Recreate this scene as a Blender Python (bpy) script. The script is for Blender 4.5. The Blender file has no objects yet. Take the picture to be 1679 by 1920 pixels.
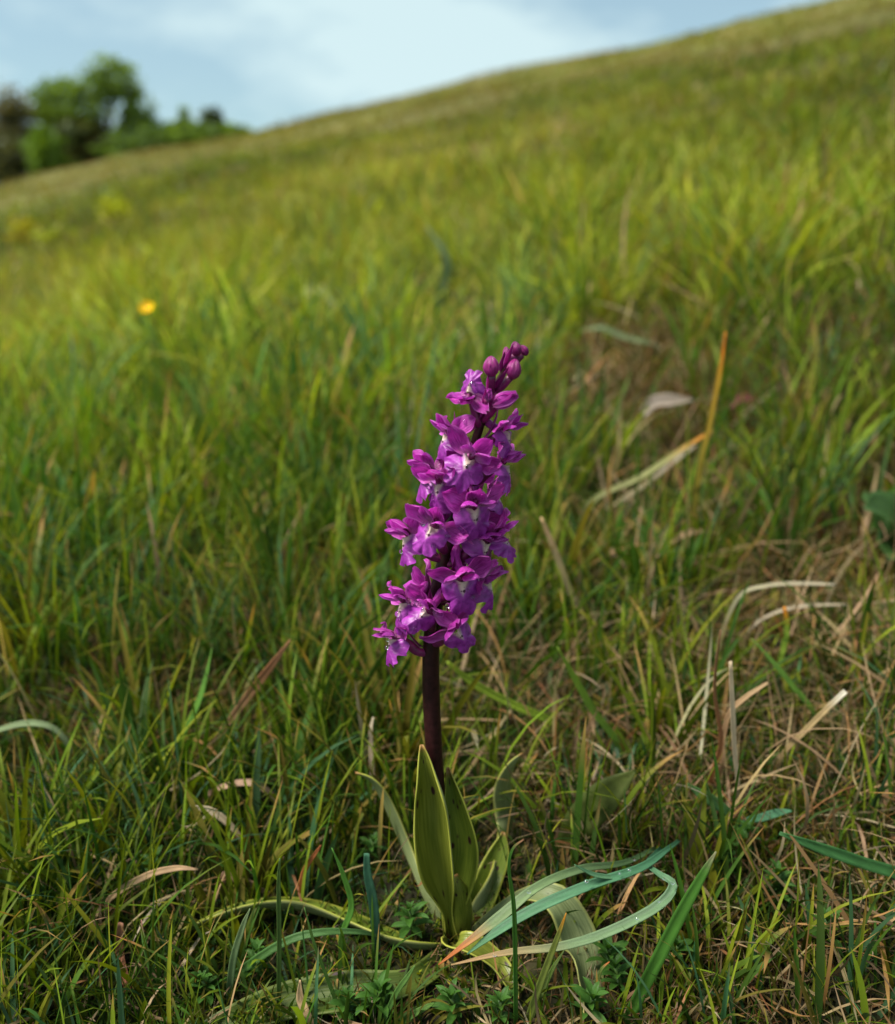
import bpy, bmesh, math, random
import numpy as np
from mathutils import Vector, Matrix, Euler

R = math.radians
scene = bpy.context.scene
COL = scene.collection
random.seed(7)
rng = np.random.default_rng(11)

# ------------------------------------------------------------------ camera
W_PX, H_PX = 1679.0, 1920.0
VFOV = R(58.0)
F_PX = H_PX / 2 / math.tan(VFOV / 2)
PITCH = R(15.0)
CAM = Vector((0, 0, 0.282))
D_ORCHID = 0.28
cam_data = bpy.data.cameras.new('camera')
cam = bpy.data.objects.new('camera', cam_data); COL.objects.link(cam)
cam.location = CAM
cam.rotation_euler = (R(90) - PITCH, 0, 0)
cam_data.sensor_fit = 'VERTICAL'
cam_data.sensor_height = 36.0
cam_data.sensor_width = 36.0
cam_data.lens = 18.0 / math.tan(VFOV / 2)
cam_data.clip_start = 0.01
cam_data.clip_end = 3000
cam_data.dof.use_dof = True
cam_data.dof.focus_distance = 0.292
cam_data.dof.aperture_fstop = cam_data.lens / 4.2          # 4.2 mm pupil of a phone lens
scene.camera = cam

# ------------------------------------------------------------------ light
SUN_EL, SUN_AZ = R(58), R(-105)          # azimuth measured from +Y (view direction) towards +X
world = bpy.data.worlds.new('World'); scene.world = world; world.use_nodes = True
nt = world.node_tree; nt.nodes.clear()
n_out = nt.nodes.new('ShaderNodeOutputWorld')
n_bg = nt.nodes.new('ShaderNodeBackground'); n_bg.inputs['Strength'].default_value = 0.076
n_sky = nt.nodes.new('ShaderNodeTexSky'); n_sky.sky_type = 'NISHITA'; n_sky.sun_disc = False
n_sky.sun_elevation = SUN_EL; n_sky.sun_rotation = SUN_AZ
n_sky.air_density = 1.0; n_sky.dust_density = 1.2; n_sky.ozone_density = 1.0
n_tc = nt.nodes.new('ShaderNodeTexCoord')
n_map = nt.nodes.new('ShaderNodeMapping'); n_map.inputs['Scale'].default_value = (2.4, 2.4, 6.0)
n_noise = nt.nodes.new('ShaderNodeTexNoise'); n_noise.inputs['Scale'].default_value = 1.3
n_noise.inputs['Detail'].default_value = 6; n_noise.inputs['Roughness'].default_value = 0.5
n_ramp = nt.nodes.new('ShaderNodeValToRGB')
n_ramp.color_ramp.elements[0].position = 0.43; n_ramp.color_ramp.elements[0].color = (0.3, 0.3, 0.3, 1)
n_ramp.color_ramp.elements[1].position = 0.57; n_ramp.color_ramp.elements[1].color = (0.9, 0.9, 0.9, 1)
n_mix = nt.nodes.new('ShaderNodeMix'); n_mix.data_type = 'RGBA'
n_mix.inputs[7].default_value = (5.3, 6.7, 6.9, 1)        # thin bright cloud
nt.links.new(n_tc.outputs['Generated'], n_map.inputs['Vector'])
nt.links.new(n_map.outputs['Vector'], n_noise.inputs['Vector'])
nt.links.new(n_noise.outputs['Fac'], n_ramp.inputs['Fac'])
nt.links.new(n_ramp.outputs['Color'], n_mix.inputs[0])
n_wb = nt.nodes.new('ShaderNodeMix'); n_wb.data_type = 'RGBA'; n_wb.blend_type = 'MULTIPLY'; n_wb.inputs[0].default_value = 1; n_wb.inputs[7].default_value = (0.88, 1.04, 0.97, 1)
nt.links.new(n_sky.outputs['Color'], n_wb.inputs[6]); nt.links.new(n_wb.outputs[2], n_mix.inputs[6])
nt.links.new(n_mix.outputs[2], n_bg.inputs['Color'])
nt.links.new(n_bg.outputs['Background'], n_out.inputs['Surface'])

sun_data = bpy.data.lights.new('sun', 'SUN'); sun_data.energy = 4.7; sun_data.angle = R(22)
sun_data.color = (1.0, 0.96, 0.90)
sun = bpy.data.objects.new('sun', sun_data); COL.objects.link(sun)
sd = Vector((math.sin(SUN_AZ) * math.cos(SUN_EL), math.cos(SUN_AZ) * math.cos(SUN_EL), math.sin(SUN_EL)))
sun.rotation_euler = sd.to_track_quat('Z', 'Y').to_euler()
sun.location = (-2, 3, 6)

scene.view_settings.view_transform = 'Standard'
scene.view_settings.look = 'None'
scene.view_settings.exposure = 0.85
scene.view_settings.gamma = 1.0
scene.view_settings.use_curve_mapping = False
scene.render.engine = 'CYCLES'
scene.cycles.use_denoising = True
try:
    scene.cycles.denoiser = 'OPENIMAGEDENOISE'
except Exception:
    pass
scene.cycles.max_bounces = 6
scene.cycles.transparent_max_bounces = 6
scene.cycles.transmission_bounces = 4
scene.cycles.sample_clamp_indirect = 4.0

# ------------------------------------------------------------------ helpers
cp, sp = math.cos(PITCH), math.sin(PITCH)
def ray(px, py):
    xc = (px - W_PX / 2) / F_PX; yc = (H_PX / 2 - py) / F_PX
    return Vector((xc, cp + yc * sp, yc * cp - sp))
def at(px, py, y):
    d = ray(px, py); return CAM + d * (y / d.y)

SX, SY, KQ = 0.205, 0.18, 1.76e-4
def gz(x, y):
    x = np.asarray(x, float); y = np.asarray(y, float)
    r2 = x * x + y * y; r = np.sqrt(r2)
    z = SX * (0.3 + 0.7 * np.clip((r - 0.3) / 1.3, 0, 1)) * x + SY * y - KQ * r2
    d = np.sqrt((x - 0.0) ** 2 + (y - 0.28) ** 2)
    f = np.clip((d - 0.05) / 0.5, 0, 1); f2 = np.clip((r - 1.2) / 5.0, 0, 1); f3 = np.clip((r - 8) / 25.0, 0, 1)
    z = z + f * 0.010 * (np.sin(9 * x + 3.1 * y + 1) + np.sin(-5 * x + 8 * y + 2.2) + 0.6 * np.sin(17 * x + 11 * y))
    z = z + f2 * 0.035 * (np.sin(2.1 * x + 0.7 * y + 0.4) + np.sin(-1.1 * x + 1.9 * y + 1.7))
    z = z + f3 * 0.16 * (np.sin(0.43 * x + 0.21 * y) + np.sin(-0.19 * x + 0.37 * y + 2.0) * 0.8)
    return z
def gzf(x, y): return float(gz(x, y))
def on_ground(px, py):
    d = ray(px, py); t = 0.02; last = t
    while t < 400:
        p = CAM + d * t
        if p.z < gzf(p.x, p.y):
            lo, hi = last, t
            for _ in range(30):
                m = (lo + hi) / 2; p = CAM + d * m
                if p.z < gzf(p.x, p.y): hi = m
                else: lo = m
            return CAM + d * hi
        last = t; t *= 1.02
    return CAM + d * 60

def above(px, py, y, lift=0.003):
    """the point on the pixel's ray at depth y, or nearer where the turf would swallow it"""
    p = at(px, py, y); k = 0
    while p.z < gzf(p.x, p.y) + lift and k < 60:
        y *= 0.995; p = at(px, py, y); k += 1
    return p

def tag(o, label=None, cat=None, group=None, kind=None):
    if label: o['label'] = label
    if cat: o['category'] = cat
    if group: o['group'] = group
    if kind: o['kind'] = kind
    return o
def empty(name, loc=(0, 0, 0), parent=None):
    o = bpy.data.objects.new(name, None); COL.objects.link(o)
    o.location = loc; o.empty_display_size = 0.01
    if parent: o.parent = parent
    return o
def link(name, me, mats, parent=None, smooth=True):
    o = bpy.data.objects.new(name, me); COL.objects.link(o)
    if not isinstance(mats, (list, tuple)): mats = [mats]
    if len(me.materials) == 0:
        for m in mats: me.materials.append(m)
    if smooth and len(me.polygons):
        me.polygons.foreach_set('use_smooth', np.ones(len(me.polygons), bool))
    if parent: o.parent = parent
    return o
def mesh_np(name, verts, quads=None, tris=None, cols=None, uvs=None):
    verts = np.asarray(verts, np.float32).reshape(-1, 3)
    me = bpy.data.meshes.new(name)
    quads = np.zeros((0, 4), np.int32) if quads is None else np.asarray(quads, np.int32).reshape(-1, 4)
    tris = np.zeros((0, 3), np.int32) if tris is None else np.asarray(tris, np.int32).reshape(-1, 3)
    nq, ntr = len(quads), len(tris)
    me.vertices.add(len(verts)); me.vertices.foreach_set('co', verts.ravel())
    me.loops.add(nq * 4 + ntr * 3)
    li = np.concatenate([quads.ravel(), tris.ravel()]).astype(np.int32)
    me.loops.foreach_set('vertex_index', li)
    me.polygons.add(nq + ntr)
    st = np.concatenate([np.arange(nq) * 4, nq * 4 + np.arange(ntr) * 3]).astype(np.int32)
    me.polygons.foreach_set('loop_start', st)
    me.polygons.foreach_set('use_smooth', np.ones(nq + ntr, bool))
    if cols is not None:
        cols = np.asarray(cols, np.float32).reshape(-1, 3)
        a = me.color_attributes.new('Col', 'FLOAT_COLOR', 'POINT')
        c4 = np.ones((len(verts), 4), np.float32); c4[:, :3] = cols
        a.data.foreach_set('color', c4.ravel())
    if uvs is not None:
        uv = me.uv_layers.new(name='UVMap')
        uv.data.foreach_set('uv', np.asarray(uvs, np.float32)[li].ravel())
    me.update(calc_edges=True); me.validate()
    return me

def catmull(pts, n):
    """n samples along a Catmull-Rom curve through pts (any dimension)."""
    P = np.asarray(pts, float); m = len(P)
    P = np.vstack([2 * P[0] - P[1], P, 2 * P[-1] - P[-2]])
    out = []
    for t in np.linspace(0, m - 1, n):
        i = min(int(t), m - 2); u = t - i
        p0, p1, p2, p3 = P[i], P[i + 1], P[i + 2], P[i + 3]
        out.append(0.5 * (2 * p1 + (p2 - p0) * u + (2 * p0 - 5 * p1 + 4 * p2 - p3) * u * u + (3 * p1 - p0 - 3 * p2 + p3) * u ** 3))
    return np.array(out)

def norm(v): return v / (np.linalg.norm(v, axis=-1, keepdims=True) + 1e-12)

def tube_mesh(name, pts, radii, seg=12, cols=None, rough=0.0):
    pts = np.asarray(pts, float); n = len(pts)
    radii = np.asarray(radii, float)
    tang = norm(np.gradient(pts, axis=0))
    ref = np.array([0.13, 0.97, 0.2]) if abs(tang[0, 2]) > 0.7 else np.array([0, 0, 1.0])
    s = norm(np.cross(tang, ref)); b = norm(np.cross(s, tang))
    a = np.linspace(0, 2 * math.pi, seg, endpoint=False)
    ring = s[:, None, :] * np.cos(a)[None, :, None] + b[:, None, :] * np.sin(a)[None, :, None]
    rr = radii[:, None, None] * (1 + rough * rng.normal(size=(n, seg, 1)))
    V = (pts[:, None, :] + ring * rr).reshape(-1, 3)
    V = np.vstack([V, pts[0], pts[-1]])
    i, j = np.meshgrid(np.arange(n - 1), np.arange(seg), indexing='ij')
    q = np.stack([i * seg + j, i * seg + (j + 1) % seg, (i + 1) * seg + (j + 1) % seg, (i + 1) * seg + j], -1).reshape(-1, 4)
    jj = np.arange(seg)
    t1 = np.stack([np.full(seg, n * seg), (jj + 1) % seg, jj], -1)
    t2 = np.stack([np.full(seg, n * seg + 1), (n - 1) * seg + jj, (n - 1) * seg + (jj + 1) % seg], -1)
    uv = np.stack([np.tile(np.arange(seg) / seg, n), np.repeat(np.linspace(0, 1, n), seg)], -1)
    uv = np.vstack([uv, [[.5, 0], [.5, 1]]])
    return mesh_np(name, V, q, np.vstack([t1, t2]), cols, uv)

def ribbon_mesh(name, pts, widths, normal, fold=0.25, n=22, across=7, wave=0.0, twist=0.0, c0=None, c1=None, ctip=None, seed=0):
    """A leaf or blade: centre line, width at each control point, a hint for the side its upper face looks to."""
    r = np.random.default_rng(seed)
    C = catmull(pts, n); Wd = np.maximum(catmull(np.asarray(widths, float)[:, None], n)[:, 0], 0.00008)
    T = norm(np.gradient(C, axis=0))
    N0 = np.asarray(normal, float)
    if N0.ndim == 1: N0 = np.tile(N0, (n, 1))
    else: N0 = catmull(N0, n)
    S = norm(np.cross(T, N0)); N = norm(np.cross(S, T))
    t = np.linspace(0, 1, n)
    if twist:
        a = (twist * t)[:, None]; S, N = S * np.cos(a) + N * np.sin(a), N * np.cos(a) - S * np.sin(a)
    u = np.linspace(-1, 1, across)
    ph = r.uniform(0, 6.28, 4)
    wv = wave * np.sin(t[:, None] * 17 + ph[0] + (u[None, :] > 0) * ph[1]) * np.abs(u[None, :]) ** 2
    fo = np.asarray(fold, float)
    fo = np.full(n, fo) if fo.ndim == 0 else catmull(fo[:, None], n)[:, 0]
    ang = np.abs(u)[None, :] * fo[:, None]                        # rolls the half-blades up round the midrib
    half = Wd[:, None] / 2
    sx_ = np.sign(u)[None, :] * np.where(fo[:, None] > 1e-3, np.sin(ang) / np.maximum(fo[:, None], 1e-3), np.abs(u)[None, :]) * half
    up = np.where(fo[:, None] > 1e-3, (1 - np.cos(ang)) / np.maximum(fo[:, None], 1e-3), 0) * half + 0.12 * np.abs(u)[None, :] * half * (fo[:, None] > 0.01)
    up = up + wv * half
    V = C[:, None, :] + S[:, None, :] * sx_[..., None] + N[:, None, :] * up[..., None]
    i, j = np.meshgrid(np.arange(n - 1), np.arange(across - 1), indexing='ij')
    q = np.stack([i * across + j, i * across + j + 1, (i + 1) * across + j + 1, (i + 1) * across + j], -1).reshape(-1, 4)
    uv = np.stack([np.tile((u + 1) / 2, n), np.repeat(t, across)], -1)
    cols = None
    if c0 is not None:
        c0 = np.array(c0); c1 = np.array(c1 if c1 is not None else c0)
        cc = c0[None] + (c1 - c0)[None] * t[:, None]
        if ctip is not None:
            f = np.clip((t - 0.72) / 0.2, 0, 1)[:, None]; cc = cc * (1 - f) + np.array(ctip)[None] * f
        cols = np.repeat(cc, across, 0) * (1 + 0.12 * r.normal(size=(n * across, 1)).clip(-1.5, 1.5))
        cols = np.clip(cols, 0.002, 0.9)
    return mesh_np(name, V.reshape(-1, 3), q, None, cols, uv)

def solid(o, th, two=False):
    m = o.modifiers.new('thickness', 'SOLIDIFY'); m.thickness = th; m.offset = -1
    if two: m.material_offset = 1; m.material_offset_rim = 0
    return o

# ------------------------------------------------------------------ materials
def new_mat(name):
    m = bpy.data.materials.new(name); m.use_nodes = True
    t = m.node_tree; t.nodes.clear()
    out = t.nodes.new('ShaderNodeOutputMaterial')
    return m, t, out
def N_(t, kind, **kw):
    n = t.nodes.new(kind)
    for k, v in kw.items():
        if k in n.inputs: n.inputs[k].default_value = v
        else: setattr(n, k, v)
    return n
def leafy(name, color_socket, t, out, rough=0.5, trans=0.3, spec=0.4, bump=None, tint=(1.25, 1.2, 0.5, 1)):
    p = N_(t, 'ShaderNodeBsdfPrincipled'); p.inputs['Roughness'].default_value = rough
    p.inputs['Specular IOR Level'].default_value = spec
    t.links.new(color_socket, p.inputs['Base Color'])
    tr = N_(t, 'ShaderNodeBsdfTranslucent')
    mul = N_(t, 'ShaderNodeMix', data_type='RGBA', blend_type='MULTIPLY'); mul.inputs[0].default_value = 1
    t.links.new(color_socket, mul.inputs[6]); mul.inputs[7].default_value = tint
    t.links.new(mul.outputs[2], tr.inputs['Color'])
    mx = N_(t, 'ShaderNodeMixShader'); mx.inputs[0].default_value = trans
    t.links.new(p.outputs[0], mx.inputs[1]); t.links.new(tr.outputs[0], mx.inputs[2])
    t.links.new(mx.outputs[0], out.inputs['Surface'])
    if bump is not None:
        b = N_(t, 'ShaderNodeBump'); b.inputs['Strength'].default_value = bump[1]; b.inputs['Distance'].default_value = bump[2]
        t.links.new(bump[0], b.inputs['Height']); t.links.new(b.outputs[0], p.inputs['Normal'])
    return p
def attr_leaf(name, rough, trans, spec, veins=False, tint=(1.25, 1.2, 0.5, 1)):
    m, t, out = new_mat(name)
    a = N_(t, 'ShaderNodeAttribute', attribute_name='Col')
    sock = a.outputs['Color']; bump = None
    if veins:
        uv = N_(t, 'ShaderNodeTexCoord'); sep = N_(t, 'ShaderNodeSeparateXYZ'); t.links.new(uv.outputs['UV'], sep.inputs[0])
        s = N_(t, 'ShaderNodeMath', operation='MULTIPLY'); s.inputs[1].default_value = 75; t.links.new(sep.outputs[0], s.inputs[0])
        sn = N_(t, 'ShaderNodeMath', operation='SINE'); t.links.new(s.outputs[0], sn.inputs[0])
        bump = (sn.outputs[0], 0.35, 0.0002)
        nz = N_(t, 'ShaderNodeTexNoise'); nz.inputs['Scale'].default_value = 260
        mp = N_(t, 'ShaderNodeMapRange'); mp.inputs[3].default_value = 0.5; mp.inputs[4].default_value = 1.4
        t.links.new(nz.outputs['Fac'], mp.inputs[0])
        ml = N_(t, 'ShaderNodeVectorMath', operation='SCALE'); t.links.new(sock, ml.inputs[0]); t.links.new(mp.outputs[0], ml.inputs['Scale'])
        sock = ml.outputs[0]
    leafy(name, sock, t, out, rough, trans, spec, bump, tint)
    return m

M = {}
M['grass'] = attr_leaf('grass_blade', 0.55, 0.36, 0.12)
M['dry'] = attr_leaf('dry_straw', 0.7, 0.2, 0.25, tint=(1.1, 1.0, 0.8, 1))
M['blade'] = attr_leaf('broad_blade', 0.42, 0.28, 0.22, veins=True)
M['tree'] = attr_leaf('tree_leaf', 0.6, 0.4, 0.2)

def simple(name, c, rough=0.6, spec=0.4, scale=60, var=0.35, bump=0.0):
    m, t, out = new_mat(name)
    p = N_(t, 'ShaderNodeBsdfPrincipled'); p.inputs['Roughness'].default_value = rough
    p.inputs['Specular IOR Level'].default_value = spec
    nz = N_(t, 'ShaderNodeTexNoise'); nz.inputs['Scale'].default_value = scale; nz.inputs['Detail'].default_value = 5
    tc = N_(t, 'ShaderNodeTexCoord'); t.links.new(tc.outputs['Object'], nz.inputs['Vector'])
    rp = N_(t, 'ShaderNodeValToRGB')
    rp.color_ramp.elements[0].position = 0.3; rp.color_ramp.elements[1].position = 0.7
    rp.color_ramp.elements[0].color = (*[x * (1 - var) for x in c], 1)
    rp.color_ramp.elements[1].color = (*[min(1, x * (1 + var)) for x in c], 1)
    t.links.new(nz.outputs['Fac'], rp.inputs[0]); t.links.new(rp.outputs[0], p.inputs['Base Color'])
    if bump:
        b = N_(t, 'ShaderNodeBump'); b.inputs['Strength'].default_value = 0.6; b.inputs['Distance'].default_value = bump
        t.links.new(nz.outputs['Fac'], b.inputs['Height']); t.links.new(b.outputs[0], p.inputs['Normal'])
    t.links.new(p.outputs[0], out.inputs['Surface'])
    return m
M['stem'] = simple('maroon_stem', (0.024, 0.006, 0.006), 0.4, 0.2, 500, 0.5, 0.0002)
M['stalk'] = simple('purple_stalk', (0.13, 0.010, 0.065), 0.4, 0.4, 400, 0.45, 0.0002)
M['bark'] = simple('bark', (0.09, 0.07, 0.05), 0.85, 0.2, 8, 0.4, 0.02)
M['yellow'] = simple('yellow_petal', (0.85, 0.56, 0.008), 0.3, 0.5, 200, 0.15)
M['herbstem'] = simple('green_stem', (0.06, 0.11, 0.02), 0.5, 0.4, 200, 0.3)

def petal_mat(name, ca, cb, edge, rough=0.36):
    """purple petal: veins run along its length, paler towards the claw"""
    m, t, out = new_mat(name)
    uv = N_(t, 'ShaderNodeTexCoord'); sep = N_(t, 'ShaderNodeSeparateXYZ'); t.links.new(uv.outputs['UV'], sep.inputs[0])
    nz = N_(t, 'ShaderNodeTexNoise'); nz.inputs['Scale'].default_value = 4; nz.inputs['Detail'].default_value = 4
    mp = N_(t, 'ShaderNodeMapping'); mp.inputs['Scale'].default_value = (6, 0.7, 1)
    t.links.new(uv.outputs['UV'], mp.inputs[0]); t.links.new(mp.outputs[0], nz.inputs['Vector'])
    rp = N_(t, 'ShaderNodeValToRGB'); rp.color_ramp.elements[0].position = 0.32; rp.color_ramp.elements[1].position = 0.7
    rp.color_ramp.elements[0].color = (*ca, 1); rp.color_ramp.elements[1].color = (*cb, 1)
    t.links.new(nz.outputs['Fac'], rp.inputs[0])
    r2 = N_(t, 'ShaderNodeValToRGB'); r2.color_ramp.elements[0].position = 0.0; r2.color_ramp.elements[1].position = 0.34
    r2.color_ramp.elements[0].color = (0.75, 0.75, 0.75, 1); r2.color_ramp.elements[1].color = (0, 0, 0, 1)
    t.links.new(sep.outputs[1], r2.inputs[0])
    mx = N_(t, 'ShaderNodeMix', data_type='RGBA'); t.links.new(r2.outputs[0], mx.inputs[0])
    t.links.new(rp.outputs[0], mx.inputs[6]); mx.inputs[7].default_value = (*edge, 1)
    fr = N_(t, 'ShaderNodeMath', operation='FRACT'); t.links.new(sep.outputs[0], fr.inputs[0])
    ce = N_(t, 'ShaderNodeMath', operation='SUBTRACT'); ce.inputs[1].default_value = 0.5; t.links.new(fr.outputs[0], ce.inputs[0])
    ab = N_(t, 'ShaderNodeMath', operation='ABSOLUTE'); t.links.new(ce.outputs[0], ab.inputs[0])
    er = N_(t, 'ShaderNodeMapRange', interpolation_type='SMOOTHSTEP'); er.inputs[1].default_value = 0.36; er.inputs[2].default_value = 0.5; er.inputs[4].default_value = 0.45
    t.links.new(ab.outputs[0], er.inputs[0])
    mr = N_(t, 'ShaderNodeMix', data_type='RGBA'); t.links.new(er.outputs[0], mr.inputs[0]); t.links.new(mx.outputs[2], mr.inputs[6]); mr.inputs[7].default_value = (0.80, 0.22, 0.72, 1)  # pale rim: edge highlight painted into the petal colour
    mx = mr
    oi = N_(t, 'ShaderNodeObjectInfo'); ov = N_(t, 'ShaderNodeMapRange'); ov.inputs[3].default_value = 0.72; ov.inputs[4].default_value = 1.2
    t.links.new(oi.outputs['Random'], ov.inputs[0])
    os_ = N_(t, 'ShaderNodeVectorMath', operation='SCALE'); t.links.new(mx.outputs[2], os_.inputs[0]); t.links.new(ov.outputs[0], os_.inputs['Scale'])
    p = leafy(name, os_.outputs[0], t, out, rough, 0.30, 0.5, (nz.outputs['Fac'], 0.8, 0.0009), (1.2, 0.9, 1.2, 1))
    return m
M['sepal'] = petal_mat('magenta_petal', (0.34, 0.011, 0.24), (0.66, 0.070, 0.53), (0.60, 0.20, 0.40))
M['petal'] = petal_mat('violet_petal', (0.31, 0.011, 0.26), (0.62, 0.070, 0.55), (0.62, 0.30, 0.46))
M['bud'] = petal_mat('bud_skin', (0.17, 0.006, 0.085), (0.32, 0.018, 0.19), (0.13, 0.012, 0.05))

def lip_mat():
    m, t, out = new_mat('spotted_lip')
    uv = N_(t, 'ShaderNodeTexCoord'); sep = N_(t, 'ShaderNodeSeparateXYZ'); t.links.new(uv.outputs['UV'], sep.inputs[0])
    nz = N_(t, 'ShaderNodeTexNoise'); nz.inputs['Scale'].default_value = 3.5; nz.inputs['Detail'].default_value = 5
    t.links.new(uv.outputs['UV'], nz.inputs['Vector'])
    rp = N_(t, 'ShaderNodeValToRGB'); rp.color_ramp.elements[0].position = 0.3; rp.color_ramp.elements[1].position = 0.7
    rp.color_ramp.elements[0].color = (0.15, 0.008, 0.155, 1); rp.color_ramp.elements[1].color = (0.42, 0.050, 0.42, 1)
    t.links.new(nz.outputs['Fac'], rp.inputs[0])
    # white tongue down the middle: uv x is signed across, y runs from throat to hem
    ax = N_(t, 'ShaderNodeMath', operation='ABSOLUTE'); t.links.new(sep.outputs[0], ax.inputs[0])
    k = N_(t, 'ShaderNodeMath', operation='MULTIPLY_ADD'); k.inputs[1].default_value = 2.3; t.links.new(ax.outputs[0], k.inputs[0])
    t.links.new(sep.outputs[1], k.inputs[2])
    nn = N_(t, 'ShaderNodeMath', operation='MULTIPLY_ADD'); nn.inputs[1].default_value = 0.5; t.links.new(nz.outputs['Fac'], nn.inputs[0]); t.links.new(k.outputs[0], nn.inputs[2])
    wr = N_(t, 'ShaderNodeMapRange', interpolation_type='SMOOTHSTEP'); wr.inputs[1].default_value = 0.46; wr.inputs[2].default_value = 0.86
    wr.inputs[3].default_value = 0.92; wr.inputs[4].default_value = 0.0
    t.links.new(nn.outputs[0], wr.inputs[0])
    mx = N_(t, 'ShaderNodeMix', data_type='RGBA'); t.links.new(wr.outputs[0], mx.inputs[0]); t.links.new(rp.outputs[0], mx.inputs[6])
    mx.inputs[7].default_value = (0.70, 0.55, 0.42, 1)
    vo = N_(t, 'ShaderNodeTexVoronoi'); vo.inputs['Scale'].default_value = 7.5; vo.inputs['Randomness'].default_value = 0.75
    t.links.new(uv.outputs['UV'], vo.inputs['Vector'])
    sr = N_(t, 'ShaderNodeMapRange', interpolation_type='SMOOTHSTEP'); sr.inputs[1].default_value = 0.30; sr.inputs[2].default_value = 0.44
    sr.inputs[3].default_value = 1; sr.inputs[4].default_value = 0
    t.links.new(vo.outputs['Distance'], sr.inputs[0])
    mm = N_(t, 'ShaderNodeMath', operation='MULTIPLY'); t.links.new(sr.outputs[0], mm.inputs[0])
    wq = N_(t, 'ShaderNodeMapRange'); wq.inputs[1].default_value = 0.08; wq.inputs[2].default_value = 0.3; t.links.new(wr.outputs[0], wq.inputs[0])
    yy = N_(t, 'ShaderNodeMapRange'); yy.inputs[1].default_value = 0.06; yy.inputs[2].default_value = 0.16; t.links.new(sep.outputs[1], yy.inputs[0])
    m3 = N_(t, 'ShaderNodeMath', operation='MULTIPLY'); t.links.new(wq.outputs[0], m3.inputs[0]); t.links.new(yy.outputs[0], m3.inputs[1])
    t.links.new(m3.outputs[0], mm.inputs[1])
    m2 = N_(t, 'ShaderNodeMix', data_type='RGBA'); t.links.new(mm.outputs[0], m2.inputs[0]); t.links.new(mx.outputs[2], m2.inputs[6])
    m2.inputs[7].default_value = (0.07, 0.012, 0.045, 1)
    leafy('lip', m2.outputs[2], t, out, 0.4, 0.25, 0.45, (nz.outputs['Fac'], 0.5, 0.0008), (1.1, 0.9, 1.2, 1))
    return m
M['lip'] = lip_mat()

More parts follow.
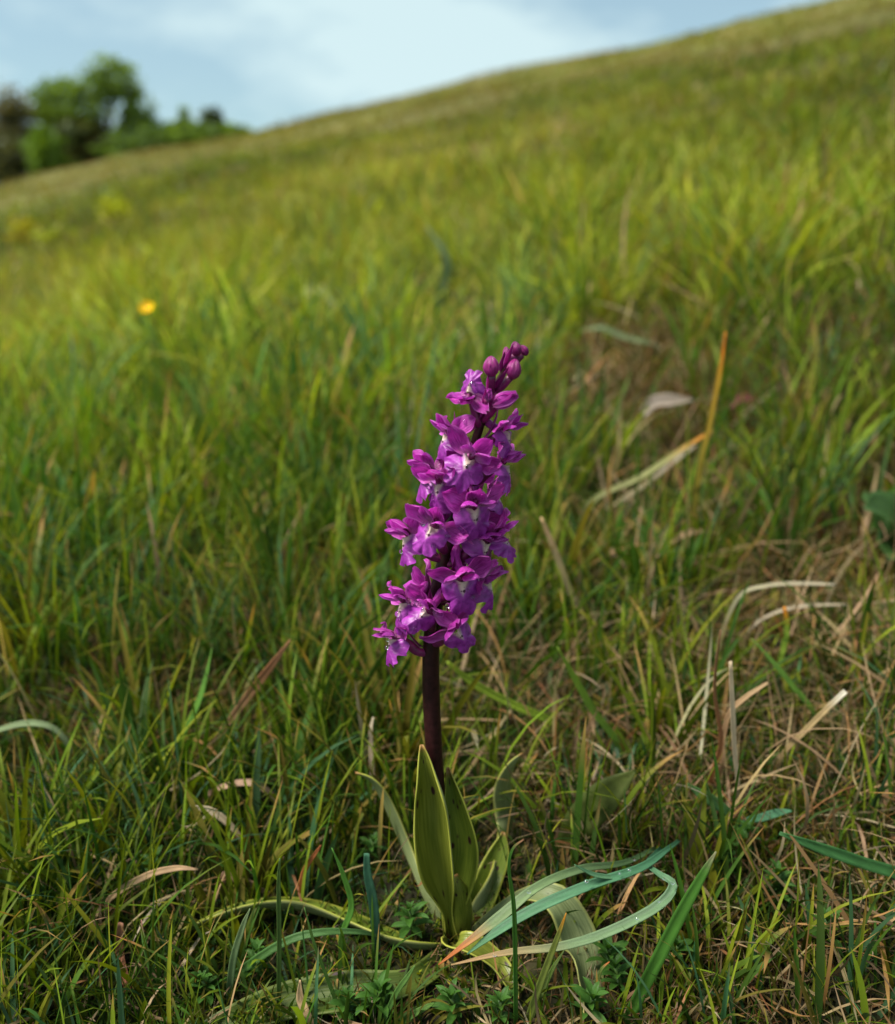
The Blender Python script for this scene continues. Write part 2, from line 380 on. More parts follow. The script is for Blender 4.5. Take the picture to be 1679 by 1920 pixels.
def orchid_leaf_mat(name, c, c2, edge, spots, rough, spot_scale=(5, 9)):
    m, t, out = new_mat(name)
    uv = N_(t, 'ShaderNodeTexCoord'); sep = N_(t, 'ShaderNodeSeparateXYZ'); t.links.new(uv.outputs['UV'], sep.inputs[0])
    nz = N_(t, 'ShaderNodeTexNoise'); nz.inputs['Scale'].default_value = 5; nz.inputs['Detail'].default_value = 5
    mp = N_(t, 'ShaderNodeMapping'); mp.inputs['Scale'].default_value = (5, 1, 1)
    t.links.new(uv.outputs['UV'], mp.inputs[0]); t.links.new(mp.outputs[0], nz.inputs['Vector'])
    rp = N_(t, 'ShaderNodeValToRGB'); rp.color_ramp.elements[0].position = 0.3; rp.color_ramp.elements[1].position = 0.7
    rp.color_ramp.elements[0].color = (*c, 1); rp.color_ramp.elements[1].color = (*c2, 1)
    t.links.new(nz.outputs['Fac'], rp.inputs[0])
    # pale margin
    ce = N_(t, 'ShaderNodeMath', operation='SUBTRACT'); ce.inputs[1].default_value = 0.5; t.links.new(sep.outputs[0], ce.inputs[0])
    ab = N_(t, 'ShaderNodeMath', operation='ABSOLUTE'); t.links.new(ce.outputs[0], ab.inputs[0])
    er = N_(t, 'ShaderNodeMapRange', interpolation_type='SMOOTHSTEP'); er.inputs[1].default_value = 0.40; er.inputs[2].default_value = 0.5; er.inputs[4].default_value = 0.8
    t.links.new(ab.outputs[0], er.inputs[0])
    mx = N_(t, 'ShaderNodeMix', data_type='RGBA'); t.links.new(er.outputs[0], mx.inputs[0]); t.links.new(rp.outputs[0], mx.inputs[6]); mx.inputs[7].default_value = (*edge, 1)
    sock = mx.outputs[2]
    # reddened, withering tip
    tr = N_(t, 'ShaderNodeMapRange', interpolation_type='SMOOTHSTEP'); tr.inputs[1].default_value = 0.93; tr.inputs[2].default_value = 1.0; tr.inputs[4].default_value = 0.8
    t.links.new(sep.outputs[1], tr.inputs[0])
    mt = N_(t, 'ShaderNodeMix', data_type='RGBA'); t.links.new(tr.outputs[0], mt.inputs[0]); t.links.new(sock, mt.inputs[6]); mt.inputs[7].default_value = (0.30, 0.13, 0.05, 1)
    sock = mt.outputs[2]
    if spots:
        mp2 = N_(t, 'ShaderNodeMapping'); mp2.inputs['Scale'].default_value = (spot_scale[0], spot_scale[1], 1)
        t.links.new(uv.outputs['UV'], mp2.inputs[0])
        vo = N_(t, 'ShaderNodeTexVoronoi'); vo.inputs['Scale'].default_value = 1; t.links.new(mp2.outputs[0], vo.inputs['Vector'])
        sr = N_(t, 'ShaderNodeMapRange', interpolation_type='SMOOTHSTEP'); sr.inputs[1].default_value = 0.16; sr.inputs[2].default_value = 0.27
        sr.inputs[3].default_value = 1; sr.inputs[4].default_value = 0
        t.links.new(vo.outputs['Distance'], sr.inputs[0])
        vs = N_(t, 'ShaderNodeSeparateColor'); t.links.new(vo.outputs['Color'], vs.inputs[0])
        gt = N_(t, 'ShaderNodeMath', operation='GREATER_THAN'); gt.inputs[1].default_value = spots; t.links.new(vs.outputs[0], gt.inputs[0])
        mm = N_(t, 'ShaderNodeMath', operation='MULTIPLY'); t.links.new(sr.outputs[0], mm.inputs[0]); t.links.new(gt.outputs[0], mm.inputs[1])
        m2 = N_(t, 'ShaderNodeMix', data_type='RGBA'); t.links.new(mm.outputs[0], m2.inputs[0]); t.links.new(sock, m2.inputs[6]); m2.inputs[7].default_value = (0.035, 0.012, 0.012, 1)
        sock = m2.outputs[2]
    s = N_(t, 'ShaderNodeMath', operation='MULTIPLY'); s.inputs[1].default_value = 90; t.links.new(sep.outputs[0], s.inputs[0])
    sn = N_(t, 'ShaderNodeMath', operation='SINE'); t.links.new(s.outputs[0], sn.inputs[0])
    leafy(name, sock, t, out, rough, 0.25, 0.25, (sn.outputs[0], 0.12, 0.00015), (1.3, 1.2, 0.4, 1))
    return m
M['oleaf'] = orchid_leaf_mat('orchid_leaf_upper', (0.105, 0.130, 0.012), (0.195, 0.21, 0.028), (0.38, 0.38, 0.06), 0.22, 0.35)
M['ospot'] = orchid_leaf_mat('orchid_leaf_spotted', (0.075, 0.115, 0.012), (0.14, 0.18, 0.02), (0.33, 0.34, 0.05), 0.25, 0.35, (4, 10))
M['oshaded'] = orchid_leaf_mat('orchid_leaf_shaded', (0.045, 0.075, 0.010), (0.085, 0.115, 0.018), (0.12, 0.15, 0.03), 0.6, 0.4)  # darker copy of the leaf, shade put into its green
M['ounder'] = orchid_leaf_mat('orchid_leaf_underside', (0.12, 0.155, 0.055), (0.23, 0.265, 0.115), (0.36, 0.36, 0.10), 0, 0.45)

def water_mat():
    m, t, out = new_mat('water_drop')
    p = N_(t, 'ShaderNodeBsdfPrincipled'); p.inputs['Base Color'].default_value = (1, 1, 1, 1)
    p.inputs['Transmission Weight'].default_value = 1; p.inputs['Roughness'].default_value = 0.02; p.inputs['IOR'].default_value = 1.33
    t.links.new(p.outputs[0], out.inputs['Surface']); return m
M['water'] = water_mat()

def ground_mat():
    m, t, out = new_mat('turf_soil')
    geo = N_(t, 'ShaderNodeNewGeometry')
    n1 = N_(t, 'ShaderNodeTexNoise'); n1.inputs['Scale'].default_value = 90; n1.inputs['Detail'].default_value = 8
    n2 = N_(t, 'ShaderNodeTexNoise'); n2.inputs['Scale'].default_value = 0.55; n2.inputs['Detail'].default_value = 6
    for n in (n1, n2): t.links.new(geo.outputs['Position'], n.inputs['Vector'])
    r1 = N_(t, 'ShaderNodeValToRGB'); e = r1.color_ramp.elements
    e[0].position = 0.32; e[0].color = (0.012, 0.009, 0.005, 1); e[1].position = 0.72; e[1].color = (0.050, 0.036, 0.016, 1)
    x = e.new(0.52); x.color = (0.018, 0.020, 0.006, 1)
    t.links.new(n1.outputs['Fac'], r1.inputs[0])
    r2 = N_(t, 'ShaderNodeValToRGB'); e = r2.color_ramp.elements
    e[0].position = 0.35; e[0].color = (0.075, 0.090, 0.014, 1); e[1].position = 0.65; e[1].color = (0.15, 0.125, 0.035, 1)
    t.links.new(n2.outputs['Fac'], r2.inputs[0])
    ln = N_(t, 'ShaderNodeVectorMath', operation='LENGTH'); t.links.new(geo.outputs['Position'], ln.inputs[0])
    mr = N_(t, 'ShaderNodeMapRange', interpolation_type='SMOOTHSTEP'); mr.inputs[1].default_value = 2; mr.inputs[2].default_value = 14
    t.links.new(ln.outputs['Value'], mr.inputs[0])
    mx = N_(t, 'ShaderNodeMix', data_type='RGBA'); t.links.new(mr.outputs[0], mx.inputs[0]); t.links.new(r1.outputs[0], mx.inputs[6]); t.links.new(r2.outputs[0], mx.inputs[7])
    p = N_(t, 'ShaderNodeBsdfPrincipled'); p.inputs['Roughness'].default_value = 0.9; p.inputs['Specular IOR Level'].default_value = 0.15
    t.links.new(mx.outputs[2], p.inputs['Base Color'])
    b = N_(t, 'ShaderNodeBump'); b.inputs['Strength'].default_value = 0.8; b.inputs['Distance'].default_value = 0.004
    t.links.new(n1.outputs['Fac'], b.inputs['Height']); t.links.new(b.outputs[0], p.inputs['Normal'])
    t.links.new(p.outputs[0], out.inputs['Surface']); return m
M['ground'] = ground_mat()

# ------------------------------------------------------------------ ground: one sheet to beyond the skyline
def build_ground():
    nr, na = 190, 220
    rad = np.concatenate([[0.0], np.geomspace(0.02, 700, nr - 1)])
    a = np.linspace(0, 2 * math.pi, na, endpoint=False)
    X = rad[:, None] * np.sin(a)[None]; Y = rad[:, None] * np.cos(a)[None]
    V = np.stack([X, Y, gz(X, Y)], -1).reshape(-1, 3)
    i, j = np.meshgrid(np.arange(nr - 1), np.arange(na), indexing='ij')
    q = np.stack([i * na + j, i * na + (j + 1) % na, (i + 1) * na + (j + 1) % na, (i + 1) * na + j], -1).reshape(-1, 4)[:, ::-1]
    q1 = q[na:]; t1 = np.stack([na + np.arange(na), na + (np.arange(na) + 1) % na, np.zeros(na, int)], -1)
    o = link('hillside_ground', mesh_np('hillside_ground', V, q1, t1), M['ground'])
    tag(o, kind='structure')
build_ground()

# ------------------------------------------------------------------ grass as a mass
def value_noise(x, y, f, s):
    """smooth lattice noise, -1..1, f cells per metre"""
    X = np.asarray(x) * f * 0.35 + s * 17.3; Y = np.asarray(y) * f * 0.35 - s * 9.1; tot = 0; amp = 0.66
    for o in range(2):
        xi = np.floor(X).astype(np.int64); yi = np.floor(Y).astype(np.int64); u = X - xi; v = Y - yi
        u = u * u * (3 - 2 * u); v = v * v * (3 - 2 * v)
        def hsh(a, b):
            h = (a * 374761393 + b * 668265263 + o * 1274126177) & 0x7fffffff
            h = ((h ^ (h >> 13)) * 1274126177) & 0x7fffffff
            return ((h ^ (h >> 16)) & 0xffff) / 32767.5 - 1
        n = (hsh(xi, yi) * (1 - u) + hsh(xi + 1, yi) * u) * (1 - v) + (hsh(xi, yi + 1) * (1 - u) + hsh(xi + 1, yi + 1) * u) * v
        tot = tot + amp * n * 1.3; X = X * 2.1 + 5; Y = Y * 2.1 + 3; amp *= 0.5
    return np.clip(tot, -1, 1)
def blades(base, length, width, az, lean, bend, c0, c1, seg, across, tipdry=None, fold=0.35, ctip=(0.30, 0.17, 0.05), facing=None):
    """Vectorised blades: returns verts, quads, tris, colours."""
    n = len(base); t = np.linspace(0, 1, seg + 1)
    th = lean[:, None] + bend[:, None] * t[None, :] ** 1.4
    th = (th[:, 1:] + th[:, :-1]) / 2
    step = length[:, None] / seg
    h = np.cumsum(np.sin(th) * step, 1); z = np.cumsum(np.cos(th) * step, 1)
    h = np.hstack([np.zeros((n, 1)), h]); z = np.hstack([np.zeros((n, 1)), z])
    dx, dy = np.cos(az), np.sin(az)
    C = np.stack([base[:, 0:1] + h * dx[:, None], base[:, 1:2] + h * dy[:, None], base[:, 2:3] + z], -1)
    fa = az + (facing if facing is not None else 0)
    S = np.stack([-np.sin(fa), np.cos(fa), np.zeros(n)], -1)
    Nn = np.stack([np.cos(fa), np.sin(fa), np.full(n, 0.3)], -1)
    wprof = np.minimum(1, 0.55 + 1.6 * t) * np.sqrt(np.clip(1 - t ** 2.2, 0, 1))
    hw = width[:, None] * 0.5 * wprof[None, :seg]
    rows = []
    if across == 2:
        offs = [(-1, 0), (1, 0)]
    else:
        offs = [(-1, fold), (0, 0), (1, fold)]
    for o, f in offs:
        rows.append(C[:, :seg] + S[:, None, :] * (o * hw)[..., None] - Nn[:, None, :] * (f * hw)[..., None])
    V = np.stack(rows, 2)                       # n, seg, across, 3
    V = V.reshape(n, seg * across, 3)
    V = np.concatenate([V, C[:, seg:seg + 1]], 1)
    per = seg * across + 1
    off = (np.arange(n) * per)[:, None, None]
    i, j = np.meshgrid(np.arange(seg - 1), np.arange(across - 1), indexing='ij')
    q = np.stack([i * across + j, i * across + j + 1, (i + 1) * across + j + 1, (i + 1) * across + j], -1).reshape(1, -1, 4)
    q = (q + off).reshape(-1, 4)
    j = np.arange(across - 1)
    tr = np.stack([(seg - 1) * across + j, (seg - 1) * across + j + 1, np.full(across - 1, seg * across)], -1)[None]
    tr = (tr + off).reshape(-1, 3)
    tt = np.concatenate([np.repeat(t[:seg], across), [1.0]])[None, :, None]
    cc = c0[:, None, :] * (1 - tt) + c1[:, None, :] * tt
    if tipdry is not None:
        f = np.clip((tt - (1 - tipdry[:, None, None])) / 0.18, 0, 1)
        cc = cc * (1 - f) + np.asarray(ctip)[None, None, :] * f
    return V.reshape(-1, 3), q, tr, cc.reshape(-1, 3)

def join(parts):
    V, Q, T, Cc = [], [], [], []; o = 0
    for v, q, t, c in parts:
        V.append(v); Q.append(q + o); T.append(t + o); Cc.append(c); o += len(v)
    return np.concatenate(V), np.concatenate(Q), np.concatenate(T), np.concatenate(Cc)

def scatter(n, r0, r1, amax, power=1.0):
    """positions in a wedge in front of the camera, even per square metre (power 1) or thinning outwards"""
    u = rng.random(n)
    e = 2 * power
    r = (r0 ** e + u * (r1 ** e - r0 ** e)) ** (1 / e)
    a = rng.uniform(-amax, amax, n)
    return r * np.sin(a), r * np.cos(a)

G_FRESH = np.array([0.128, 0.185, 0.012]); G_LIME = np.array([0.205, 0.245, 0.016]); G_DEEP = np.array([0.044, 0.100, 0.012])
G_BLUE = np.array([0.050, 0.120, 0.050]); STRAW = np.array([0.34, 0.235, 0.11]); RUST = np.array([0.30, 0.150, 0.050]); OLIVE = np.array([0.165, 0.150, 0.024])
def pick(n, w, cols):
    k = rng.choice(len(cols), n, p=np.array(w) / sum(w)); return np.array(cols)[k]
def jitter(c, s=0.26): return np.clip(c * (1 + s * rng.normal(size=(len(c), 1))) * (1 + 0.08 * rng.normal(size=c.shape)), 0.004, 0.7)
def clumps(nc, per, r0, r1, amax, power, rad):
    """tussocks: feet gathered round a centre, blades leaning outwards"""
    cx, cy = scatter(nc, r0, r1, amax, power)
    k = np.repeat(np.arange(nc), rng.poisson(per, nc)); n = len(k)
    grow = np.interp(np.hypot(cx, cy), [r0, r1], [0.8, 1.5]) if r1 < 3 else np.interp(np.hypot(cx, cy), [r0, r1], [0.8, 3.0])
    a = rng.uniform(0, 2 * math.pi, n); d = rng.rayleigh(rad, n) * grow[k]
    return cx[k] + d * np.cos(a), cy[k] + d * np.sin(a), a + rng.normal(0, 0.7, n), k, cx, cy
LEAF_LINES = [((0.0, 0.275), 0.026), ((-0.035, 0.283), 0.010), ((-0.06, 0.284), 0.010), ((0.03, 0.268), 0.016), ((0.045, 0.258), 0.014), ((0.06, 0.262), 0.014), ((-0.018, 0.295), 0.016), ((0.018, 0.30), 0.022), ((-0.026, 0.31), 0.012), ((0.022, 0.32), 0.014)]
CLEAR = []
for cpx, cpy, chw, cdep in [(1250, 785, .03, .10), (1330, 860, .02, .08), (1110, 985, .02, .06), (1200, 925, .02, .06), (1290, 865, .025, .08), (1390, 1165, .03, .06), (1490, 1150, .05, .06), (1560, 1140, .04, .06),
                            (1650, 1080, .05, .10), (1375, 1440, .02, .05), (1345, 1430, .02, .04), (1500, 1390, .025, .05), (1540, 1590, .03, .04), (1640, 1630, .03, .04), (1450, 1520, .03, .03), (1320, 1500, .02, .03), (940, 1330, .03, .05), (1030, 1360, .02, .05),
                            (1110, 1370, .025, .06), (1480, 1290, .02, .05), (1475, 1220, .02, .05), (60, 1380, .04, .06), (450, 1330, .02, .05), (370, 1350, .02, .05), (215, 425, .16, .9), (50, 465, .16, .7), (120, 465, .16, .7), (590, 590, .06, .25), (830, 560, .06, .3), (1160, 650, .06, .25)]:
    q_ = on_ground(cpx, cpy); CLEAR.append((q_.x, q_.y, chw, cdep))
CLEAR.append((-0.30, 0.95, 0.03, 0.12))
def clearings(x, y, L, to):
    # trampled gaps through which the lying straws and dead leaves show
    for qx, qy, hw, dp in CLEAR:
        yy = (qy - y) / dp; xx = (x - qx * y / qy) / hw
        L = np.where((yy > -0.25) & (yy < 1) & (np.abs(xx) < 1), np.minimum(L, to * (0.6 + 0.8 * rng.random(len(L))) + 0.03 * (qy > 2)), L)
    return L
def clear_length(x, y, L):
    """turf is kept low where the orchid's own leaves press it down"""
    for (lx, ly), rr in LEAF_LINES:
        d = np.hypot(x - lx, y - ly); L = np.where(d < rr, np.minimum(L, 0.007 + 0.003 * rng.random(len(L))), L)
    return np.where((y < 0.29) & (np.abs(x) < 0.10), np.minimum(L, 0.012 + 0.020 * rng.random(len(L)) ** 2 + 0.16 * np.maximum(np.abs(x) - 0.04, 0)), L)

def near_tufts():
    x, y, az, k, cx, cy = clumps(1450, 13, 0.235, 1.15, 0.80, 0.38, 0.009)
    ok = y > 0.235; x, y, az, k = x[ok], y[ok], az[ok], k[ok]
    n = len(x); r = np.hypot(x, y); nc = len(cx); cr = np.hypot(cx, cy)
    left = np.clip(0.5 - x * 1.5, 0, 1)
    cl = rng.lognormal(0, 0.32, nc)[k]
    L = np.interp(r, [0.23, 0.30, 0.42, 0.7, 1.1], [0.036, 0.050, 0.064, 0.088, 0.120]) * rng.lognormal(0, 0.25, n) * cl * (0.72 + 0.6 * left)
    L = np.minimum(L, np.interp(r, [0.25, 0.4, 0.6, 1.1], [0.058, 0.080, 0.105, 0.140]) * (0.7 + 0.4 * rng.random(n)))
    L = clearings(x, y, clear_length(x, y, L), 0.022)
    Wd = (rng.lognormal(math.log(0.00138), 0.42, nc)[k]) * rng.lognormal(0, 0.2, n) * np.interp(r, [0.3, 1], [0.95, 1.5])
    lean = np.abs(rng.normal(0.30, 0.24, n)); bend = np.abs(rng.normal(0.6, 0.5, n))
    cc = pick(nc, [3.2, 1.0, 3.8, 0.9, 1.0], [G_FRESH, G_LIME, G_DEEP, G_BLUE, OLIVE])
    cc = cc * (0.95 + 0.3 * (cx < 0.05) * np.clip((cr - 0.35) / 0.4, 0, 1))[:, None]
    c = cc[k] * np.interp(r, [0.3, 0.8], [0.62, 1.0])[:, None]  # foreground vignette put into the colour: blades darken towards the camera
    td = np.where(rng.random(n) < 0.25, rng.uniform(0.08, 0.4, n), -0.3)
    b = np.stack([x, y, gz(x, y) - 0.002], -1)
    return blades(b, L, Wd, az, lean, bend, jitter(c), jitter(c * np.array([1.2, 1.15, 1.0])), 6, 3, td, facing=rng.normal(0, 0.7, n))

def near_carpet(n):
    """fine low turf and moss under the tufts"""
    x, y = scatter(n, 0.225, 1.0, 0.80, 0.36); r = np.hypot(x, y)
    p = value_noise(x, y, 30, 0.3)
    L = np.interp(r, [0.23, 0.4, 1.0], [0.009, 0.015, 0.028]) * rng.lognormal(0, 0.4, n) * (1 + 0.5 * p)
    L = clear_length(x, y, L)
    Wd = rng.lognormal(math.log(0.0009), 0.35, n) * np.interp(r, [0.3, 1], [0.9, 1.8])
    az = rng.uniform(0, 2 * math.pi, n)
    br = (value_noise(x, y, 16, 2.7) + 0.25 * (x > 0.03) + rng.normal(0, 0.35, n) > 0.25)[:, None]
    c = np.where(br, pick(n, [2, 1, 1], [STRAW * 0.45, RUST * 0.4, OLIVE * 0.45]), pick(n, [1.2, 3, 0.5, 1], [G_FRESH * 0.55, G_DEEP * 0.6, G_BLUE * 0.6, OLIVE * 0.5]))  # tones cut down: shade of the gaps between tufts put into the colour
    b = np.stack([x, y, gz(x, y) - 0.001], -1)
    return blades(b, L, Wd, az, np.abs(rng.normal(0.5, 0.4, n)), np.abs(rng.normal(0.8, 0.6, n)), jitter(c), jitter(c), 3, 2, facing=rng.normal(0, 0.9, n))

def patch_tone(x, y, r):
    """lush, yellowed and brownish patches of the meadow"""
    big = value_noise(x, y, 1.1, 2.2); small = value_noise(x, y, 5.5, 0.9)
    yel = np.clip(0.40 + 0.55 * big + 0.5 * small, 0, 1) * np.interp(r, [0.8, 2.2, 8], [0.10, 0.55, 0.95])
    tone = 0.97 + np.interp(r, [1, 4], [0.28, 0.42]) * small + 0.18 * big
    return yel[:, None], tone[:, None]

def mid_tufts():
    x, y, az, k, cx, cy = clumps(5600, 15, 1.0, 7.0, 0.78, 0.50, 0.024)
    n = len(x); r = np.hypot(x, y); nc = len(cx); cr = np.hypot(cx, cy)
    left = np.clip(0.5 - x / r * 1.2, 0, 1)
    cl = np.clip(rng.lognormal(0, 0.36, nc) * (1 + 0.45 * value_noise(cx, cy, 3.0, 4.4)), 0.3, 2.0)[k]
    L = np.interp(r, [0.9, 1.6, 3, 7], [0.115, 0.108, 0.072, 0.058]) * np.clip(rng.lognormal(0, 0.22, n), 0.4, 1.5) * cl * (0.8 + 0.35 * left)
    L = clearings(x, y, np.minimum(L, np.interp(r, [1, 1.6, 3], [0.150, 0.140, 0.092])), 0.035)
    Wd = rng.lognormal(math.log(0.0026), 0.38, nc)[k] * rng.lognormal(0, 0.2, n) * np.interp(r, [1, 7], [1.0, 2.4])
    lean = np.abs(rng.normal(0.42, 0.25, n)); bend = np.abs(rng.normal(0.85, 0.5, n))
    c = pick(nc, [3.6, 2.6, 1.8, 0.5, 1.4], [G_FRESH, G_LIME, G_DEEP, G_BLUE, OLIVE])
    yel, tone = patch_tone(cx, cy, cr)
    c = (c * (1 - yel) + np.array([0.175, 0.160, 0.030]) * yel) * tone
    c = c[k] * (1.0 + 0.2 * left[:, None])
    td = np.where(rng.random(n) < 0.2, rng.uniform(0.1, 0.4, n), -0.3)
    b = np.stack([x, y, gz(x, y) - 0.004], -1)
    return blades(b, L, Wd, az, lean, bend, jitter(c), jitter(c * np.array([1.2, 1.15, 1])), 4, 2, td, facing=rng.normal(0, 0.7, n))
def mid_carpet(n):
    x, y = scatter(n, 0.95, 6.5, 0.78, 0.5); r = np.hypot(x, y)
    L = np.interp(r, [0.9, 6], [0.04, 0.06]) * rng.lognormal(0, 0.35, n)
    Wd = rng.lognormal(math.log(0.003), 0.3, n) * np.interp(r, [1, 6], [1, 3])
    yel, tone = patch_tone(x, y, r)
    c = pick(n, [1.6, 0.3, 3, 1.4, 1.0], [G_FRESH, G_LIME, G_DEEP, OLIVE, STRAW * 0.5])
    c = (c * (1 - yel) + np.array([0.200, 0.170, 0.036]) * yel) * tone
    b = np.stack([x, y, gz(x, y) - 0.004], -1)
    return blades(b, L, Wd, rng.uniform(0, 6.28, n), np.abs(rng.normal(0.4, 0.3, n)), np.abs(rng.normal(0.8, 0.5, n)), jitter(c), jitter(c), 3, 2, facing=rng.normal(0, 0.9, n))

def far_grass(n):
    x, y = scatter(n, 6.0, 62, 0.74, 0.36)
    r = np.hypot(x, y)
    b = np.stack([x, y, gz(x, y) - 0.01], -1)
    L = np.interp(r, [5.5, 15, 60], [0.075, 0.085, 0.11]) * rng.lognormal(0, 0.3, n) * (1 + 0.5 * value_noise(x, y, 2.2, 0.5))
    Wd = 0.008 * (r / 6) ** 0.8 * rng.lognormal(0, 0.3, n)
    az = rng.uniform(0, 2 * math.pi, n); lean = np.abs(rng.normal(0.35, 0.25, n)); bend = np.abs(rng.normal(0.7, 0.4, n))
    p = np.clip(0.5 + 0.6 * value_noise(x, y, 0.8, 1.1) + 0.5 * value_noise(x, y, 3.0, 0.4), 0, 1)[:, None]
    brown = np.interp(r, [5, 10, 26], [0.35, 0.7, 1.0])[:, None] * np.clip(p * 1.2, 0, 1)
    c = pick(n, [3, 2, 1, 1.6], [G_FRESH, G_LIME, G_DEEP, OLIVE])
    yel, tone = patch_tone(x, y, r)
    c = (c * (1 - yel * 0.7) + np.array([0.170, 0.155, 0.032]) * yel * 0.7) * tone
    c = c * (1 - brown) + np.array([0.175, 0.118, 0.040]) * brown
    return blades(b, L, Wd, az, lean, bend, jitter(c), jitter(c * 1.1), 3, 2, facing=rng.normal(0, 0.9, n))

def straw(n, r0, r1, power, lmin, lmax, w):
    x, y = scatter(int(n * 3.5), r0, r1, 0.80, power)
    r = np.hypot(x, y)
    pr = (0.30 if r1 < 2 else 0.15) + 0.5 * value_noise(x, y, 16 if r1 < 2 else 4, 5.3) + np.where((x > 0.0) & (r < 0.7), 0.12, 0)
    pr = np.where((x < -0.05) & (r > 0.45), pr * 0.5, pr)
    keep = rng.random(len(x)) < pr
    x, y = x[keep][:n], y[keep][:n]; n = len(x); r = np.hypot(x, y)
    b = np.stack([x, y, gz(x, y) + rng.random(n) * np.interp(r, [0.23, 0.4, 1], [0.004, 0.012, 0.03])], -1)
    L = rng.uniform(lmin, lmax, n) * np.interp(r, [0.23, 0.5], [0.55, 1.0])
    L = clear_length(x, y, L)
    near = (y < 0.29) & (np.abs(x) < 0.08)
    b[:, 2] = np.where(near, gz(x, y) + 0.002, b[:, 2])
    az = rng.uniform(0, 2 * math.pi, n)
    lean = np.clip(rng.normal(1.1, 0.4, n), 0.15, 1.6); bend = rng.normal(0.3, 0.8, n)
    Wd = np.minimum(rng.lognormal(math.log(w), 0.45, n), L * 0.045)
    c = pick(n, [3.0, 1.3, 2.4, 0.6], [STRAW, RUST, np.array([0.20, 0.135, 0.065]), np.array([0.44, 0.35, 0.20])]) * np.interp(r, [0.3, 0.9], [0.62, 0.95])[:, None]  # straw tint also carries painted foreground shade, deepest near the camera
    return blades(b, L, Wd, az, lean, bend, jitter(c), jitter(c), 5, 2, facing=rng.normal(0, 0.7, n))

def near_thin(n):
    """scattered thin upright blades that cross everything close to the ground"""
    x, y = scatter(n, 0.24, 0.55, 0.80, 0.5); r = np.hypot(x, y)
    ok = ~((np.abs(x - 0.003) < 0.024) & (y < 0.30)); x, y, r = x[ok], y[ok], r[ok]; n = len(x)
    L = rng.uniform(0.022, 0.058, n) * np.interp(r, [0.24, 0.5], [0.8, 1.35])
    L = clearings(x, y, np.where((np.abs(x) < 0.07) & (y < 0.29), np.minimum(L, 0.034), L), 0.022)
    c = pick(n, [3, 1.6, 2.4, 1.6, 0.9], [G_FRESH, G_LIME, G_DEEP, G_BLUE, STRAW])
    td = np.where(rng.random(n) < 0.4, rng.uniform(0.08, 0.35, n), -0.3)
    b = np.stack([x, y, gz(x, y) - 0.002], -1)
    return blades(b, L, rng.lognormal(math.log(0.00125), 0.35, n), rng.uniform(0, 6.28, n), np.abs(rng.normal(0.22, 0.2, n)), np.abs(rng.normal(0.35, 0.35, n)), jitter(c), jitter(c * 1.15), 6, 3, td, facing=rng.normal(0, 0.6, n), ctip=(0.36, 0.16, 0.05))

g = join([near_tufts(), near_thin(1700), near_carpet(70000), mid_tufts(), mid_carpet(34000), far_grass(110000)])
o = link('meadow_grass', mesh_np('meadow_grass', *g), M['grass'])
tag(o, 'green and olive meadow grass covering the whole hillside', 'grass', kind='stuff')
g = join([straw(5600, 0.235, 1.0, 0.36, 0.02, 0.08, 0.0012), straw(9000, 0.9, 6.0, 0.5, 0.05, 0.13, 0.0028), straw(16000, 3.0, 16.0, 0.45, 0.05, 0.10, 0.007)])
o = link('dry_grass', mesh_np('dry_grass', *g), M['dry'])
tag(o, 'withered tan and rust straw lying through the green grass', 'dry grass', kind='stuff')

# ------------------------------------------------------------------ the orchid
YO = D_ORCHID
base_pt = at(852, 1768, YO)
orchid = empty('orchid', base_pt)
tag(orchid, 'purple orchid with a dense spike of spotted flowers on a dark maroon stem', 'orchid')
inv = Matrix.Translation(-base_pt)
def local(pts): return [tuple(Vector(p) - base_pt) for p in pts]

PXM = 0.29 / F_PX / cp      # rough metres per photo pixel at the spike
stem_px = [(856, 1775, 7), (842, 1690, 7), (826, 1560, 4), (815, 1420, 0), (809, 1300, 0), (809, 1210, 0), (817, 1130, 0), (836, 1040, 0), (854, 965, 0), (870, 900, 0), (889, 835, 0), (913, 765, 0), (934, 715, 0), (953, 683, 0), (966, 660, 0)]
stem_w = [40, 38, 37, 36, 36, 34, 31, 27, 24, 21, 18, 14, 11, 9, 6]
stem_pts = [at(a, b, YO + c * 0.001) for a, b, c in stem_px]
C = catmull(local(stem_pts), 70); Rr = catmull(np.array(stem_w, float)[:, None], 70)[:, 0] * PXM / 2 * 0.93
link('stem', tube_mesh('stem', C, Rr, 18, rough=0.012), M['stem'], orchid)
def stem_at(py):
    """point on the stem axis at a photo row"""
    for (a, b, _), (c, d, _) in zip(stem_px[:-1], stem_px[1:]):
        if d <= py <= b:
            f = (b - py) / (b - d); return at(a + (c - a) * f, py, YO)
    return stem_pts[-1]

